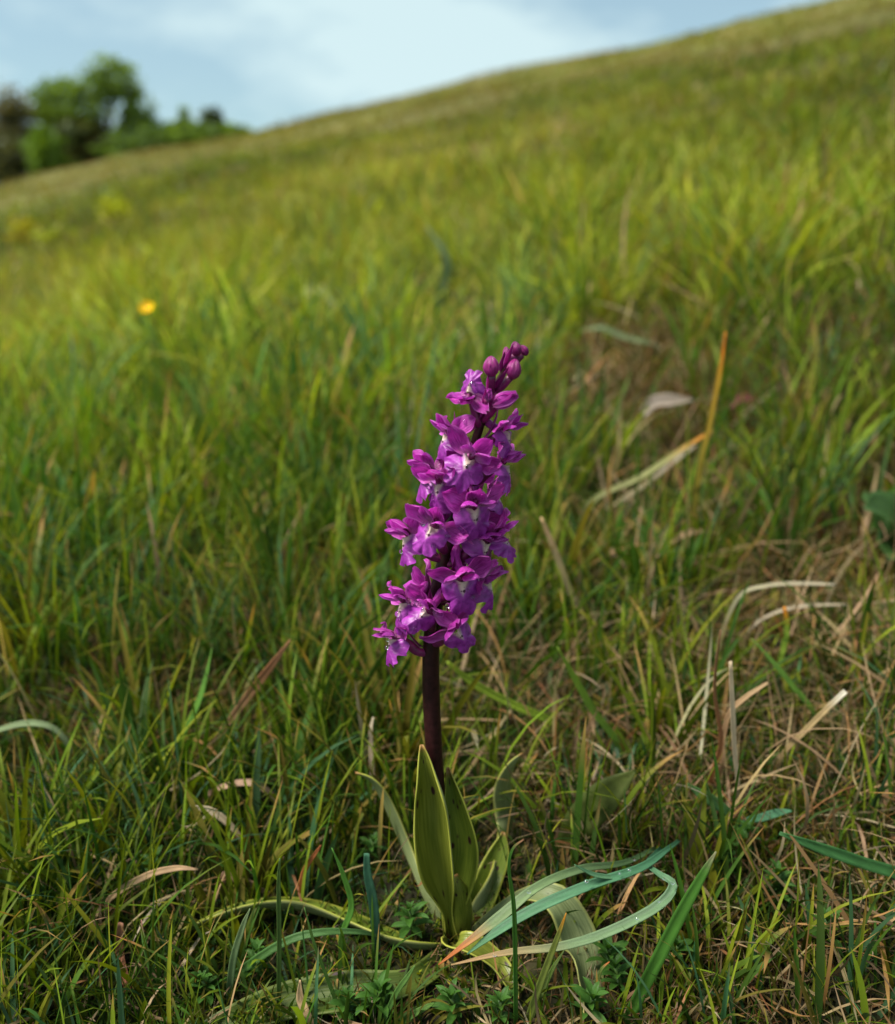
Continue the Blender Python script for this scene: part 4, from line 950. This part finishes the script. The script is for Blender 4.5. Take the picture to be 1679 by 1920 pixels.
HB = [
 ([(1160, 1945, 0.246, 22), (1260, 1745, None, 24), (1315, 1645, None, 16), (1343, 1597, None, 2)], 'long straight green blade leaning right below the bent teal tuft', GRN, GRN, (0.2, 0.2, 0.1)),
 ([(968, 1940, 0.243, 8), (965, 1720, None, 8), (955, 1630, None, 5), (962, 1592, None, 4), (982, 1574, None, 2)], 'thin upright green stalk with a hooked brown tip crossing the teal blades', GRN, GRN, (0.2, 0.1, 0.05)),
 ([(985, 1930, 0.245, 14), (1015, 1840, None, 13), (1045, 1760, None, 9), (1062, 1712, None, 1)], 'narrow olive blade with an orange tip in front of the arching leaf', (0.12, 0.16, 0.03), (0.14, 0.16, 0.03), (0.45, 0.2, 0.02)),
 ([(992, 1920, 0.247, 9), (1030, 1830, None, 9), (1058, 1782, None, 1)], 'short olive blade beside the orange tipped one under the arching leaf', (0.12, 0.17, 0.04), None, None),
 ([(1075, 1950, 0.247, 8), (1117, 1850, None, 7), (1128, 1818, None, 5), (1143, 1803, None, 1)], 'short rust tipped blade beside the hanging end of the arching leaf', (0.10, 0.14, 0.03), None, ORNG),
 ([(320, 1930, 0.262, 17), (290, 1830, None, 17), (272, 1765, None, 12), (265, 1725, None, 1)], 'pointed mid green blade standing left of the flat orchid leaf', GRN, (0.10, 0.2, 0.04), (0.3, 0.15, 0.1)),
 ([(428, 1925, 0.256, 12), (436, 1810, None, 13), (455, 1740, None, 10), (469, 1704, None, 1)], 'pale grey green blade rising in front of the flat orchid leaf', (0.09, 0.16, 0.06), PALE, None),
 ([(355, 1890, 0.268, 8), (440, 1828, 0.262, 15), (530, 1768, 0.262, 15), (600, 1748, 0.263, 13), (680, 1748, 0.268, 8), (720, 1760, 0.272, 1)], 'arched green blade bowed over between the two flat orchid leaves', (0.06, 0.15, 0.03), (0.10, 0.2, 0.06), None),
 ([(655, 1945, 0.250, 6), (620, 1850, None, 7), (590, 1770, None, 6), (571, 1702, None, 1)], 'very thin green blade slanting across the arched blade', (0.08, 0.16, 0.03), None, None),
 ([(523, 1930, 0.252, 7), (524, 1760, None, 8), (523, 1660, None, 7), (525, 1610, None, 2)], 'tall thin upright stalk in front of the flat orchid leaf', (0.08, 0.14, 0.03), (0.10, 0.16, 0.04), None),
 ([(708, 1940, 0.246, 9), (742, 1865, None, 10), (764, 1832, None, 8), (778, 1811, None, 1)], 'short pointed green blade leaning right below the orchid base', (0.07, 0.16, 0.03), (0.12, 0.22, 0.05), None),
 ([(735, 1935, 0.246, 10), (770, 1905, None, 12), (800, 1888, None, 9), (815, 1880, None, 1)], 'low bright green blade leaning right under the orchid base', (0.09, 0.18, 0.03), None, None),
 ([(590, 1940, 0.249, 10), (583, 1915, None, 12), (565, 1875, None, 16), (563, 1838, None, 2)], 'dry tan blade stub standing beside the lower flat orchid leaf', TAN, TAN, None),
 ([(232, 1930, 0.275, 10), (240, 1860, None, 14), (226, 1790, None, 16), (226, 1730, None, 12)], 'broad rusty dry blade left of the pointed green blade', RST, (0.36, 0.17, 0.10), None),
 ([(270, 1930, 0.27, 10), (320, 1850, None, 9), (370, 1765, None, 5), (395, 1745, None, 1)], 'thin straw stem slanting up below the flat orchid leaf', TAN, WHT, None),
 ([(200, 1700, None, 8), (225, 1670, None, 12), (280, 1640, None, 12), (330, 1628, None, 10), (372, 1630, None, 2)], 'tan arched straw blade left of the flat orchid leaf tip', TAN, (0.42, 0.26, 0.14), None),
 ([(420, 1640, None, 10), (455, 1652, None, 20), (490, 1672, None, 18), (520, 1680, None, 3)], 'short curled tan leaf scrap above the flat orchid leaf', (0.40, 0.22, 0.14), TAN, None),
 ([(565, 1660, None, 8), (575, 1625, None, 9), (592, 1600, None, 6), (602, 1585, None, 1)], 'small orange blade standing above the flat orchid leaf', ORNG, RST, None),
 ([(705, 1745, None, 16), (700, 1690, None, 18), (690, 1640, None, 15), (688, 1600, None, 10)], 'blue green blade left of the orchid sheath leaf', (0.05, 0.12, 0.07), (0.06, 0.16, 0.09), None),
 ([(640, 1760, None, 10), (660, 1700, None, 14), (645, 1640, None, 12), (622, 1590, None, 1)], 'fresh green blade leaning left beside the orchid strap leaf', GRN, (0.08, 0.2, 0.03), None),
 ([(700, 1470, None, 9), (697, 1420, None, 10), (696, 1370, None, 8), (700, 1345, None, 3)], 'pinkish dry straw standing on the orchid strap leaf tip', (0.42, 0.28, 0.20), WHT, None),
 ([(1045, 1362, None, 14), (960, 1320, None, 15), (890, 1282, None, 14), (838, 1240, None, 5)], 'lime green blade slanting down right from behind the orchid stem', LIME, (0.2, 0.27, 0.02), None),
 ([(1160, 1398, None, 12), (1115, 1335, None, 14), (1080, 1275, None, 12), (1045, 1212, None, 1)], 'lime green blade leaning left over brown thatch', (0.10, 0.2, 0.03), LIME, None),
 ([(1530, 1345, None, 12), (1480, 1280, None, 16), (1440, 1232, None, 13), (1411, 1198, None, 1)], 'bright green blade leaning left by the pale broken straws', (0.09, 0.19, 0.02), (0.12, 0.22, 0.03), None),
 ([(1462, 1245, None, 8), (1472, 1205, None, 10), (1476, 1170, None, 9), (1471, 1138, None, 5)], 'short blade with a vivid orange tip near the pale broken straws', LIME, LIME, (0.55, 0.2, 0.01)),
 ([(1308, 905, 0.52, 9), (1330, 800, None, 8), (1350, 700, None, 8), (1361, 622, None, 2)], 'tall upright blade with an orange upper half on the right slope', (0.20, 0.20, 0.03), (0.5, 0.26, 0.02), (0.55, 0.16, 0.015)),
 ([(1085, 1005, None, 8), (1110, 940, None, 9), (1200, 895, None, 10), (1280, 842, None, 9), (1334, 808, None, 3)], 'bent blade ending in an orange tip below the pale dry leaf', (0.18, 0.20, 0.08), (0.30, 0.28, 0.10), (0.5, 0.2, 0.02)),
 ([(1165, 945, None, 6), (1215, 905, None, 6), (1270, 860, None, 8), (1305, 835, None, 3)], 'whitish dry blade lying under the bent orange tipped blade', WHT, WHT, None),
 ([(1110, 1190, None, 9), (1070, 1110, None, 11), (1040, 1030, None, 11), (1015, 970, None, 4)], 'straw coloured stem leaning left beside the flower spike', (0.16, 0.19, 0.06), TAN, (0.45, 0.28, 0.14)),
 ([(1345, 1215, None, 5), (1385, 1120, None, 6), (1440, 1098, None, 7), (1500, 1094, None, 7), (1568, 1096, None, 4)], 'whitish straw bowed over flat above the brown thatch on the right', (0.25, 0.25, 0.12), WHT, None),
 ([(1405, 1185, None, 4), (1440, 1155, None, 5), (1500, 1137, None, 6), (1588, 1133, None, 3)], 'fainter whitish straw lying just below the bowed one', WHT, WHT, None),
 ([(1384, 1480, None, 8), (1378, 1410, None, 9), (1374, 1330, None, 10), (1370, 1240, None, 6)], 'white broken straw stalk standing upright in brown thatch', (0.50, 0.38, 0.24), (0.50, 0.38, 0.24), None),
 ([(1335, 1455, None, 9), (1352, 1390, None, 10), (1340, 1290, None, 7), (1352, 1180, None, 3)], 'rust orange dry stalk beside the white broken straw', (0.34, 0.12, 0.035), (0.22, 0.11, 0.05), None),
 ([(1350, 1430, None, 8), (1365, 1345, None, 9), (1395, 1310, None, 9), (1440, 1280, None, 4)], 'brown dry blade bent over the rust orange stalk', (0.28, 0.14, 0.06), TAN, None),
 ([(1465, 1420, None, 7), (1510, 1370, None, 10), (1555, 1325, None, 10), (1586, 1296, None, 9)], 'hollow straw stem with a white cut end by the brown thatch', (0.3, 0.2, 0.08), (0.36, 0.26, 0.12), (0.55, 0.5, 0.38)),
 ([(1700, 1650, None, 22), (1620, 1618, None, 22), (1540, 1590, None, 20), (1462, 1562, None, 6)], 'dark green blade lying flat at the thatch on the right slope', DK, (0.06, 0.17, 0.05), None),
 ([(1372, 1535, None, 12), (1340, 1505, None, 22), (1312, 1488, None, 18), (1288, 1468, None, 2)], 'stubby green blade pointing left above the bent teal tuft', (0.06, 0.15, 0.04), (0.11, 0.22, 0.06), None),
 ([(1395, 1545, None, 10), (1430, 1533, None, 15), (1460, 1524, None, 15), (1485, 1520, None, 4)], 'stubby blue green blade pointing right above the bent teal tuft', (0.04, 0.13, 0.06), (0.07, 0.19, 0.09), None),
 ([(130, 1400, None, 10), (100, 1365, None, 9), (50, 1356, None, 11), (-15, 1372, None, 8)], 'pale shiny blade arched to the left among dry stems', (0.15, 0.2, 0.10), PALE, None),
 ([(400, 1400, None, 9), (455, 1320, None, 14), (500, 1260, None, 15), (545, 1200, None, 2)], 'rust and tan dry blade leaning right in the left turf', TAN, RST, (0.45, 0.2, 0.1)),
 ([(340, 1390, None, 12), (368, 1330, None, 14), (385, 1280, None, 12), (398, 1215, None, 1)], 'bright green blade leaning right beside the rust dry blade', (0.06, 0.17, 0.02), (0.10, 0.22, 0.03), None),
 ([(60, 1860, 0.33, 20), (75, 1720, None, 20), (88, 1600, None, 16), (104, 1480, None, 2)], 'long dark green blade standing upright beside curled straw', (0.03, 0.11, 0.02), (0.06, 0.16, 0.03), None),
 ([(385, 1500, None, 8), (420, 1475, None, 11), (480, 1470, None, 13), (530, 1510, None, 9)], 'curled pinkish straw loop left of the orchid strap leaf', (0.4, 0.22, 0.14), (0.42, 0.28, 0.18), None),
 ([(455, 1580, None, 8), (430, 1545, None, 12), (395, 1520, None, 14), (355, 1512, None, 3)], 'tan flattened straw blade below the curled pinkish loop', TAN, WHT, None),
 ([(590, 1190, None, 8), (620, 1100, None, 10), (640, 1010, None, 9), (652, 930, None, 1)], 'slender lime blade curving up left of the flower spike', LIME, (0.16, 0.24, 0.03), None),
 ([(510, 1110, None, 10), (490, 1040, None, 13), (460, 960, None, 11), (430, 890, None, 1)], 'fresh green blade leaning left in the lush left turf', (0.09, 0.2, 0.02), LIME, None),
 ([(60, 1110, None, 14), (50, 1030, None, 18), (30, 940, None, 15), (8, 850, None, 2)], 'broad fresh green blade leaning left in the lush left turf', (0.07, 0.18, 0.02), (0.12, 0.22, 0.02), None),
 ([(1225, 1050, None, 6), (1250, 1020, None, 11), (1290, 1000, None, 11), (1325, 995, None, 4)], 'short tan straw bent right above the brown thatch', TAN, (0.4, 0.26, 0.14), None),
 ([(1235, 650, None, 8), (1170, 632, None, 11), (1130, 615, None, 9), (1090, 620, None, 2)], 'pale green blade bent flat in the blurred midslope grass', PALE, PALE, None),
 ([(1680, 760, None, 12), (1640, 690, None, 14), (1600, 620, None, 12), (1575, 560, None, 2)], 'olive blade leaning left on the right slope', OLIVE, (0.16, 0.17, 0.03), None),
 ([(820, 560, None, 12), (838, 510, None, 16), (830, 470, None, 14), (800, 425, None, 2)], 'blurred grey green broad blade standing behind the flower tip', (0.12, 0.19, 0.06), PALE, None),
 ([(545, 572, None, 10), (575, 550, None, 18), (605, 545, None, 16), (630, 575, None, 4)], 'blurred pale yellow green blade bent over on the midslope', (0.2, 0.24, 0.05), (0.28, 0.3, 0.10), None),
 ([(190, 665, None, 8), (205, 625, None, 14), (235, 590, None, 12), (262, 575, None, 2)], 'blurred pale blade arching under the yellow buttercup', PALE, (0.26, 0.28, 0.14), None),
]
for k, h in enumerate(HB):
    dry = any(w in h[1] for w in ('dry', 'straw', 'rust', 'tan'))
    blade('dry_grass_blade' if dry else 'grass_blade', h[0], h[1], h[2], h[3], h[4], normal=(random.uniform(-0.3, 0.3), -0.8, 0.55), seed=k, mat='dry' if dry and 'tipped' not in h[1] else 'blade', cat='dry blade' if dry else 'grass blade', twist=random.uniform(-0.6, 0.6), group='single blades standing out of the turf')

# ------------------------------------------------------------------ small herbs among the grass
leaf_me = ribbon_mesh('leaf', [(0, 0, 0), (0.003, 0, 0.0007), (0.0062, 0, 0.0006), (0.0082, 0, -0.0002)], [0.0008, 0.0030, 0.0026, 0.0002], (0, 0, 1), 0.5, 8, 5, c0=(0.040, 0.11, 0.016), c1=(0.055, 0.135, 0.018))
leaf_me.materials.append(M['blade'])
HERBS = [(770, 1735, 0.0075, 1.1), (1145, 1800, 0.006, 1.2), (1090, 1885, 0.006, 1.2), (480, 1822, 0.007, 1.1), (700, 1872, 0.006, 1.25), (1165, 1845, 0.006, 1.0), (640, 1890, 0.005, 1.1), (400, 1860, 0.006, 1.0),
         (1390, 1590, 0.008, 1.0), (1360, 1640, 0.008, 1.0), (560, 1500, 0.008, 1.1), (600, 1540, 0.008, 1.0), (690, 1590, 0.006, 1.0), (300, 1640, 0.008, 1.1), (1450, 1680, 0.008, 1.1), (1540, 1760, 0.008, 1.1),
         (200, 1480, 0.008, 1.0), (860, 1890, 0.005, 1.1), (930, 1900, 0.005, 1.0), (120, 1620, 0.008, 1.0), (1250, 1790, 0.006, 1.0)]
HERB_LABELS = {0: 'whorled herb sprig at the foot of the orchid beside its upright leaves', 1: 'whorled herb sprig just right of the hanging end of the arching pale leaf', 2: 'whorled herb sprig in front of the arching pale leaf tip',
    3: 'whorled herb sprig between the two flat lying orchid leaves', 4: 'whorled herb sprig in front of the lower flat orchid leaf by the short pointed blade', 5: 'smaller whorled herb sprig under the lower curve of the bent teal tuft',
    6: 'whorled herb sprig at the front edge of the lower flat orchid leaf', 7: 'whorled herb sprig near the tip of the lower flat orchid leaf', 8: 'whorled herb sprig right of the bent teal tuft root', 12: 'whorled herb sprig beside the narrow orchid strap leaf',
    13: 'whorled herb sprig by the tip of the upper flat orchid leaf', 17: 'whorled herb sprig directly below the orchid base', 20: 'whorled herb sprig beside the long straight blade below the teal tuft'}
for k, (px, py, hgt, s) in enumerate(HERBS):
    rr = random.Random(k + 50)
    p = on_ground(px, py + 25); e = empty('bedstraw_sprig', p)
    tag(e, HERB_LABELS.get(k, 'small dark green herb sprig with whorled leaves in the open turf'), 'herb', 'small herbs around the orchid base')
    top = Vector((rr.uniform(-.003, .003), rr.uniform(-.004, .001), hgt * 1.8))
    link('stem', tube_mesh('stem', catmull([(0, 0, -0.002), tuple(top * 0.5 + Vector((0.001, 0, 0))), tuple(top)], 6), np.full(6, 0.0005), 6), M['herbstem'], e)
    for wv, fr in enumerate((0.45, 0.75, 1.0)):
        n = 6 if wv < 2 else 5
        for q in range(n):
            o = bpy.data.objects.new('leaf', leaf_me); COL.objects.link(o); o.parent = e
            o.location = top * fr
            o.rotation_euler = (rr.uniform(-.3, .3), -0.15 - 0.35 * wv + rr.uniform(-.2, .2), q * 2 * math.pi / n + wv * 0.5 + rr.uniform(-.2, .2))
            ls = s * (1.0 - 0.22 * (wv == 2)) * rr.uniform(0.5, 0.95); o.scale = (ls, ls, ls)

# dead leaves and the broad dark leaf on the right
blade('broad_leaf', [(1050, 1600, None, 24), (1090, 1540, None, 60), (1142, 1488, None, 58), (1192, 1445, None, 5)], 'broad dark green leaf standing in the turf behind the bent teal tuft', (0.05, 0.075, 0.014), (0.085, 0.105, 0.022), None, (0.1, -0.6, 0.75), 0.35, 'grass', 'leaf')
LY = on_ground(1250, 775).y * 0.89
blade('dead_leaf', [(1205, 778, LY, 14), (1225, 758, None, 28), (1255, 754, None, 32), (1300, 750, None, 6)], 'pale pinkish dead leaf caught in the grass of the right slope', (0.25, 0.205, 0.165), (0.19, 0.15, 0.11), None, (0.1, -0.7, 0.7), 0.9, 'dry', 'dead leaf')
blade('dead_leaf', [(1365, 765, LY, 8), (1385, 750, None, 18), (1405, 748, None, 16), (1430, 760, None, 3)], 'small dark red dead leaf right of the pale dead leaf', (0.11, 0.030, 0.022), (0.09, 0.03, 0.02), None, (0.1, -0.7, 0.7), 0.8, 'dry', 'dead leaf')
p = on_ground(1672, 1075)
e = empty('broad_leaf_plant', p); tag(e, 'low plant with broad dark green shiny leaves in the right turf', 'plant')
for k, (ax, ay, wv) in enumerate([((-0.004, -0.01, 0.03), (-0.03, -0.02, 0.045), 0.03), ((0.006, 0.0, 0.03), (0.035, -0.01, 0.045), 0.032), ((0.0, -0.006, 0.012), (-0.02, -0.035, 0.02), 0.028), ((0.0, 0.01, 0.03), (0.0, 0.03, 0.04), 0.03)]):
    o = link('leaf', ribbon_mesh('leaf', [(0, 0, -0.003), ax, tuple((Vector(ax) + Vector(ay)) / 2 + Vector((0, 0, 0.004))), ay], [0.002, wv * 0.8, wv, 0.002], (0, -0.5, 0.85), 0.5, 14, 9, 0.1, c0=(0.030, 0.075, 0.014), c1=(0.045, 0.095, 0.022), seed=k), M['blade'], e)
    solid(o, 0.0004)

# ------------------------------------------------------------------ buttercup
bc = at(278, 583, 0.95); foot = Vector((bc.x + 0.006, bc.y + 0.01, gzf(bc.x + 0.006, bc.y + 0.01)))
e = empty('buttercup', foot); tag(e, 'single yellow buttercup flower in the blurred left grass', 'flower')
h = bc - foot
link('stem', tube_mesh('stem', catmull([(0, 0, -0.005), tuple(h * 0.55 + Vector((0.006, 0, 0))), tuple(h)], 10), np.linspace(0.0012, 0.0009, 10), 7), M['herbstem'], e)
for k in range(5):
    o = link('petal', petal_mesh('petal', 0.0105, 0.0115, 0.6, 0.4, 0.05, 1.1, k), M['yellow'], e)
    o.location = h; o.rotation_euler = (Matrix.Rotation(R(48), 3, 'X') @ Matrix.Rotation(R(72 * k + 10), 3, 'Z') @ Matrix.Rotation(R(-58), 3, 'X')).to_euler()
o = link('flower_centre', blob_mesh('flower_centre', 0.003, 0.003, 0.0025), M['yellow'], e); o.location = h + Vector((0, 0, 0.0015))

# ------------------------------------------------------------------ trees, bushes and leafy tufts: trunk, limbs and a crown of leaf clumps
def leaf_cloud(name, blobs, n, size, cols, seed, flat=1.0):
    r = np.random.default_rng(seed)
    vol = np.array([b[3] * b[4] * b[5] for b in blobs]) ** 0.75; k = r.choice(len(blobs), n, p=vol / vol.sum())
    B = np.array(blobs)[k]
    d = norm(r.normal(size=(n, 3))); rad = r.random(n) ** 0.45
    lump = 1 + 0.22 * np.sin(d[:, 0] * 5 + k * 1.7) * np.sin(d[:, 2] * 6 + k) + 0.12 * np.sin(d[:, 1] * 11 + k * 2.3)
    P = B[:, :3] + d * (rad * lump)[:, None] * B[:, 3:6]
    keep = np.sin(P[:, 0] * 2.7 / size * 0.25 + 1) + np.sin(P[:, 2] * 3.1 / size * 0.25) + np.sin(P[:, 1] * 2.2 / size * 0.25 + 2) + r.normal(0, 0.7, n) > -0.8
    P = P[keep]; k = k[keep]; n = len(P)
    a = norm(r.normal(size=(n, 3))); b = norm(np.cross(a, r.normal(size=(n, 3))))
    s = size * r.lognormal(0, 0.3, n)[:, None]
    V = np.stack([P - a * s, P - b * s * 0.45, P + a * s, P + b * s * 0.45], 1).reshape(-1, 3)
    q = np.arange(n * 4).reshape(-1, 4)
    c = np.array(cols)[(k + r.integers(0, 2, n)) % len(cols)] * (1 + 0.2 * r.normal(size=(n, 1)))
    c = np.clip(c, 0.006, 0.5)
    return mesh_np(name, V, q, None, np.repeat(c, 4, 0))

def tree(name, label, cat, foot_px, y, crown_px, trunks, n, size, cols, seed, group=None):
    """crown_px: ellipses (px, py, rx px, ry px, depth offset m); trunks: lists of (px, py, radius m)"""
    fx = at(foot_px, 300, y).x; foot = Vector((fx, y, gzf(fx, y)))
    e = empty(name, foot); tag(e, label, cat, group)
    mpp = y / F_PX / cp
    blobs = []
    for px, py, rx, ry, dy in crown_px:
        c = at(px, py, y + dy) - foot; blobs.append((c.x, c.y, c.z, rx * mpp, rx * mpp * 0.9, ry * mpp))
    link('crown', leaf_cloud('crown', blobs, n, size, cols, seed), M['tree'], e, smooth=False)
    rr = random.Random(seed)
    for k, tr in enumerate(trunks):
        pts = [at(a, b, y) - foot for a, b, _ in tr]
        pts[0] = Vector((pts[0].x, 0, gzf(pts[0].x + foot.x, y) - foot.z - 0.3 * min(1, size * 4)))
        m = 14
        link('trunk' if k == 0 else 'limb', tube_mesh('trunk' if k == 0 else 'limb', catmull([tuple(p) for p in pts], m), catmull(np.array([q[2] for q in tr])[:, None], m)[:, 0], 9, rough=0.06), M['bark'], e)
    return e
LEAFG = [(0.14, 0.215, 0.03), (0.16, 0.24, 0.036), (0.11, 0.175, 0.028)]
DARKG = [(0.09, 0.145, 0.03), (0.11, 0.175, 0.036)]
BROWN = [(0.12, 0.105, 0.045), (0.14, 0.125, 0.055), (0.09, 0.095, 0.035)]
tg = 'trees and bushes along the field edge'
tree('broadleaf_tree', 'tall green tree with two domed crowns and bare gaps between trunks', 'tree', 195, 66,
     [(215, 145, 42, 34, 0), (240, 180, 40, 38, 1), (190, 165, 40, 32, 0), (140, 175, 46, 34, 0), (95, 190, 38, 34, 0.5), (165, 200, 48, 26, -0.5), (110, 215, 40, 22, 0), (255, 215, 24, 26, 0), (285, 215, 12, 22, 0), (238, 238, 20, 20, 0), (130, 245, 40, 22, 0.5), (70, 205, 26, 26, 0), (275, 235, 20, 16, 0), (255, 255, 26, 16, 0)],
     [[(205, 330, .34), (203, 260, .24), (208, 200, .16), (215, 150, .06)], [(228, 330, .26), (230, 250, .18), (236, 200, .1), (250, 165, .04)], [(130, 330, .3), (127, 270, .22), (120, 220, .15), (105, 190, .05)], [(203, 262, .14), (180, 215, .09), (150, 180, .04)], [(230, 255, .1), (262, 225, .06), (284, 212, .03)]],
     6400, 0.20, LEAFG, 1, tg)
tree('broadleaf_tree', 'sparse brownish tree left of the tall domed tree', 'tree', 25, 64,
     [(35, 200, 26, 30, 0), (10, 225, 34, 36, 0), (45, 245, 30, 34, 0), (-15, 215, 36, 46, 0), (10, 280, 45, 40, 0)],
     [[(22, 345, .3), (24, 270, .2), (32, 200, .05)]], 3600, 0.19, BROWN, 2, tg)
tree('leafy_bush', 'bright fresh green bush in front of the brownish tree', 'bush', 86, 60,
     [(86, 290, 34, 40, 0), (82, 268, 22, 24, 0), (98, 310, 34, 28, 0)], [[(86, 345, .12), (86, 300, .06)]], 2600, 0.26, [(0.12, 0.20, 0.02), (0.10, 0.17, 0.02)], 3, tg)
tree('leafy_bush', 'dull olive bush at the far end of the brownish tree', 'bush', 5, 61,
     [(0, 315, 42, 36, 0), (42, 300, 36, 42, 0), (45, 330, 34, 24, 0), (-40, 300, 40, 40, 0)], [[(5, 345, .1), (3, 310, .05)]], 3000, 0.26, [(0.09, 0.095, 0.05), (0.075, 0.08, 0.03)], 4, tg)
tree('leafy_bush', 'brown green thicket between the trunks of the tall tree', 'bush', 150, 65,
     [(150, 260, 42, 34, 0), (130, 295, 40, 30, 0), (185, 285, 36, 34, 0), (175, 245, 24, 22, 0)], [[(150, 335, .12), (150, 270, .05)]], 3200, 0.28, [(0.085, 0.085, 0.025), (0.07, 0.10, 0.022), (0.10, 0.085, 0.03)], 5, tg)
for k, (px, py, rx, ry, lab, cs) in enumerate([
    (235, 285, 44, 34, 'dark green bush below the right crown of the tall tree', DARKG), (290, 275, 42, 30, 'dark green hedge bush right of the tall tree', DARKG),
    (345, 262, 36, 26, 'green hedge bush under the thin leaning sapling', LEAFG), (395, 258, 34, 20, 'dark green hedge bush under the pale twin sapling', DARKG),
    (436, 251, 34, 13, 'low green bush at the end of the hedge', LEAFG), (318, 262, 40, 26, 'green hedge bush between the tall tree and the thin leaning sapling', LEAFG), (372, 258, 34, 22, 'green hedge bush between the two saplings', LEAFG), (200, 310, 50, 18, 'low grassy green bush along the foot of the tall tree', [(0.05, 0.085, 0.018), (0.04, 0.07, 0.014)])]):
    tree('hedge_bush', lab, 'bush', px, 64 + k * 0.8, [(px, py, rx, ry, 0), (px - rx * 0.5, py + ry * 0.35, rx * 0.6, ry * 0.7, 0), (px + rx * 0.5, py + ry * 0.3, rx * 0.6, ry * 0.7, 0)], [[(px, 340 - 0.2 * px, .12), (px, py, .05)]], 1800, 0.26, cs, 20 + k, tg)
tree('sapling_tree', 'thin leaning sapling above the hedge', 'tree', 346, 70, [(346, 222, 9, 22, 0), (350, 238, 14, 18, 0)], [[(348, 270, .1), (346, 215, .03)]], 420, 0.22, LEAFG, 30, tg)
tree('sapling_tree', 'pale airy twin sapling above the far hedge', 'tree', 400, 72, [(390, 222, 13, 20, 0), (408, 220, 12, 18, 0), (398, 240, 22, 14, 0)], [[(398, 268, .1), (394, 215, .03)], [(400, 268, .08), (408, 212, .03)]], 620, 0.22, [(0.07, 0.10, 0.035), (0.09, 0.12, 0.05)], 31, tg)

# yellow-green leafy tufts in the mid slope
def tuft_plant(px, py, w, hh, label, cols, n, seed):
    p = on_ground(px, py + hh); mpp = (p - CAM).length / F_PX
    e = empty('leafy_tuft', p); tag(e, label, 'leafy tuft', 'yellow green leafy tufts on the slope')
    rw, rh = w * mpp / 2, hh * mpp
    link('crown', leaf_cloud('crown', [(0, 0, rh * 0.75, rw, rw, rh * 0.5), (rw * 0.5, 0, rh * 0.6, rw * 0.6, rw * .6, rh * 0.45), (-rw * 0.5, 0, rh * 0.55, rw * 0.6, rw * .6, rh * 0.45)], n, rw * 0.16, cols, seed), M['tree'], e, smooth=False)
    link('stem', tube_mesh('stem', [(0, 0, -0.01), (0, 0, rh * 0.4), (rw * 0.1, 0, rh * 0.9)], [rw * 0.06, rw * 0.05, rw * 0.02], 7), M['herbstem'], e)
YG = [(0.40, 0.42, 0.015), (0.32, 0.37, 0.015), (0.44, 0.42, 0.03)]
tuft_plant(222, 385, 62, 44, 'bright yellow green leafy tuft on the slope below the tall tree', YG, 420, 41)
tuft_plant(50, 425, 60, 44, 'orange flecked leafy tuft lower down the slope left of the yellow green one', [(0.36, 0.26, 0.015), (0.36, 0.34, 0.015), (0.24, 0.26, 0.015)], 420, 42)
tuft_plant(118, 440, 80, 30, 'low yellow green leafy tuft between the orange flecked one and the brightest one', [(0.30, 0.32, 0.02), (0.24, 0.28, 0.015)], 420, 43)
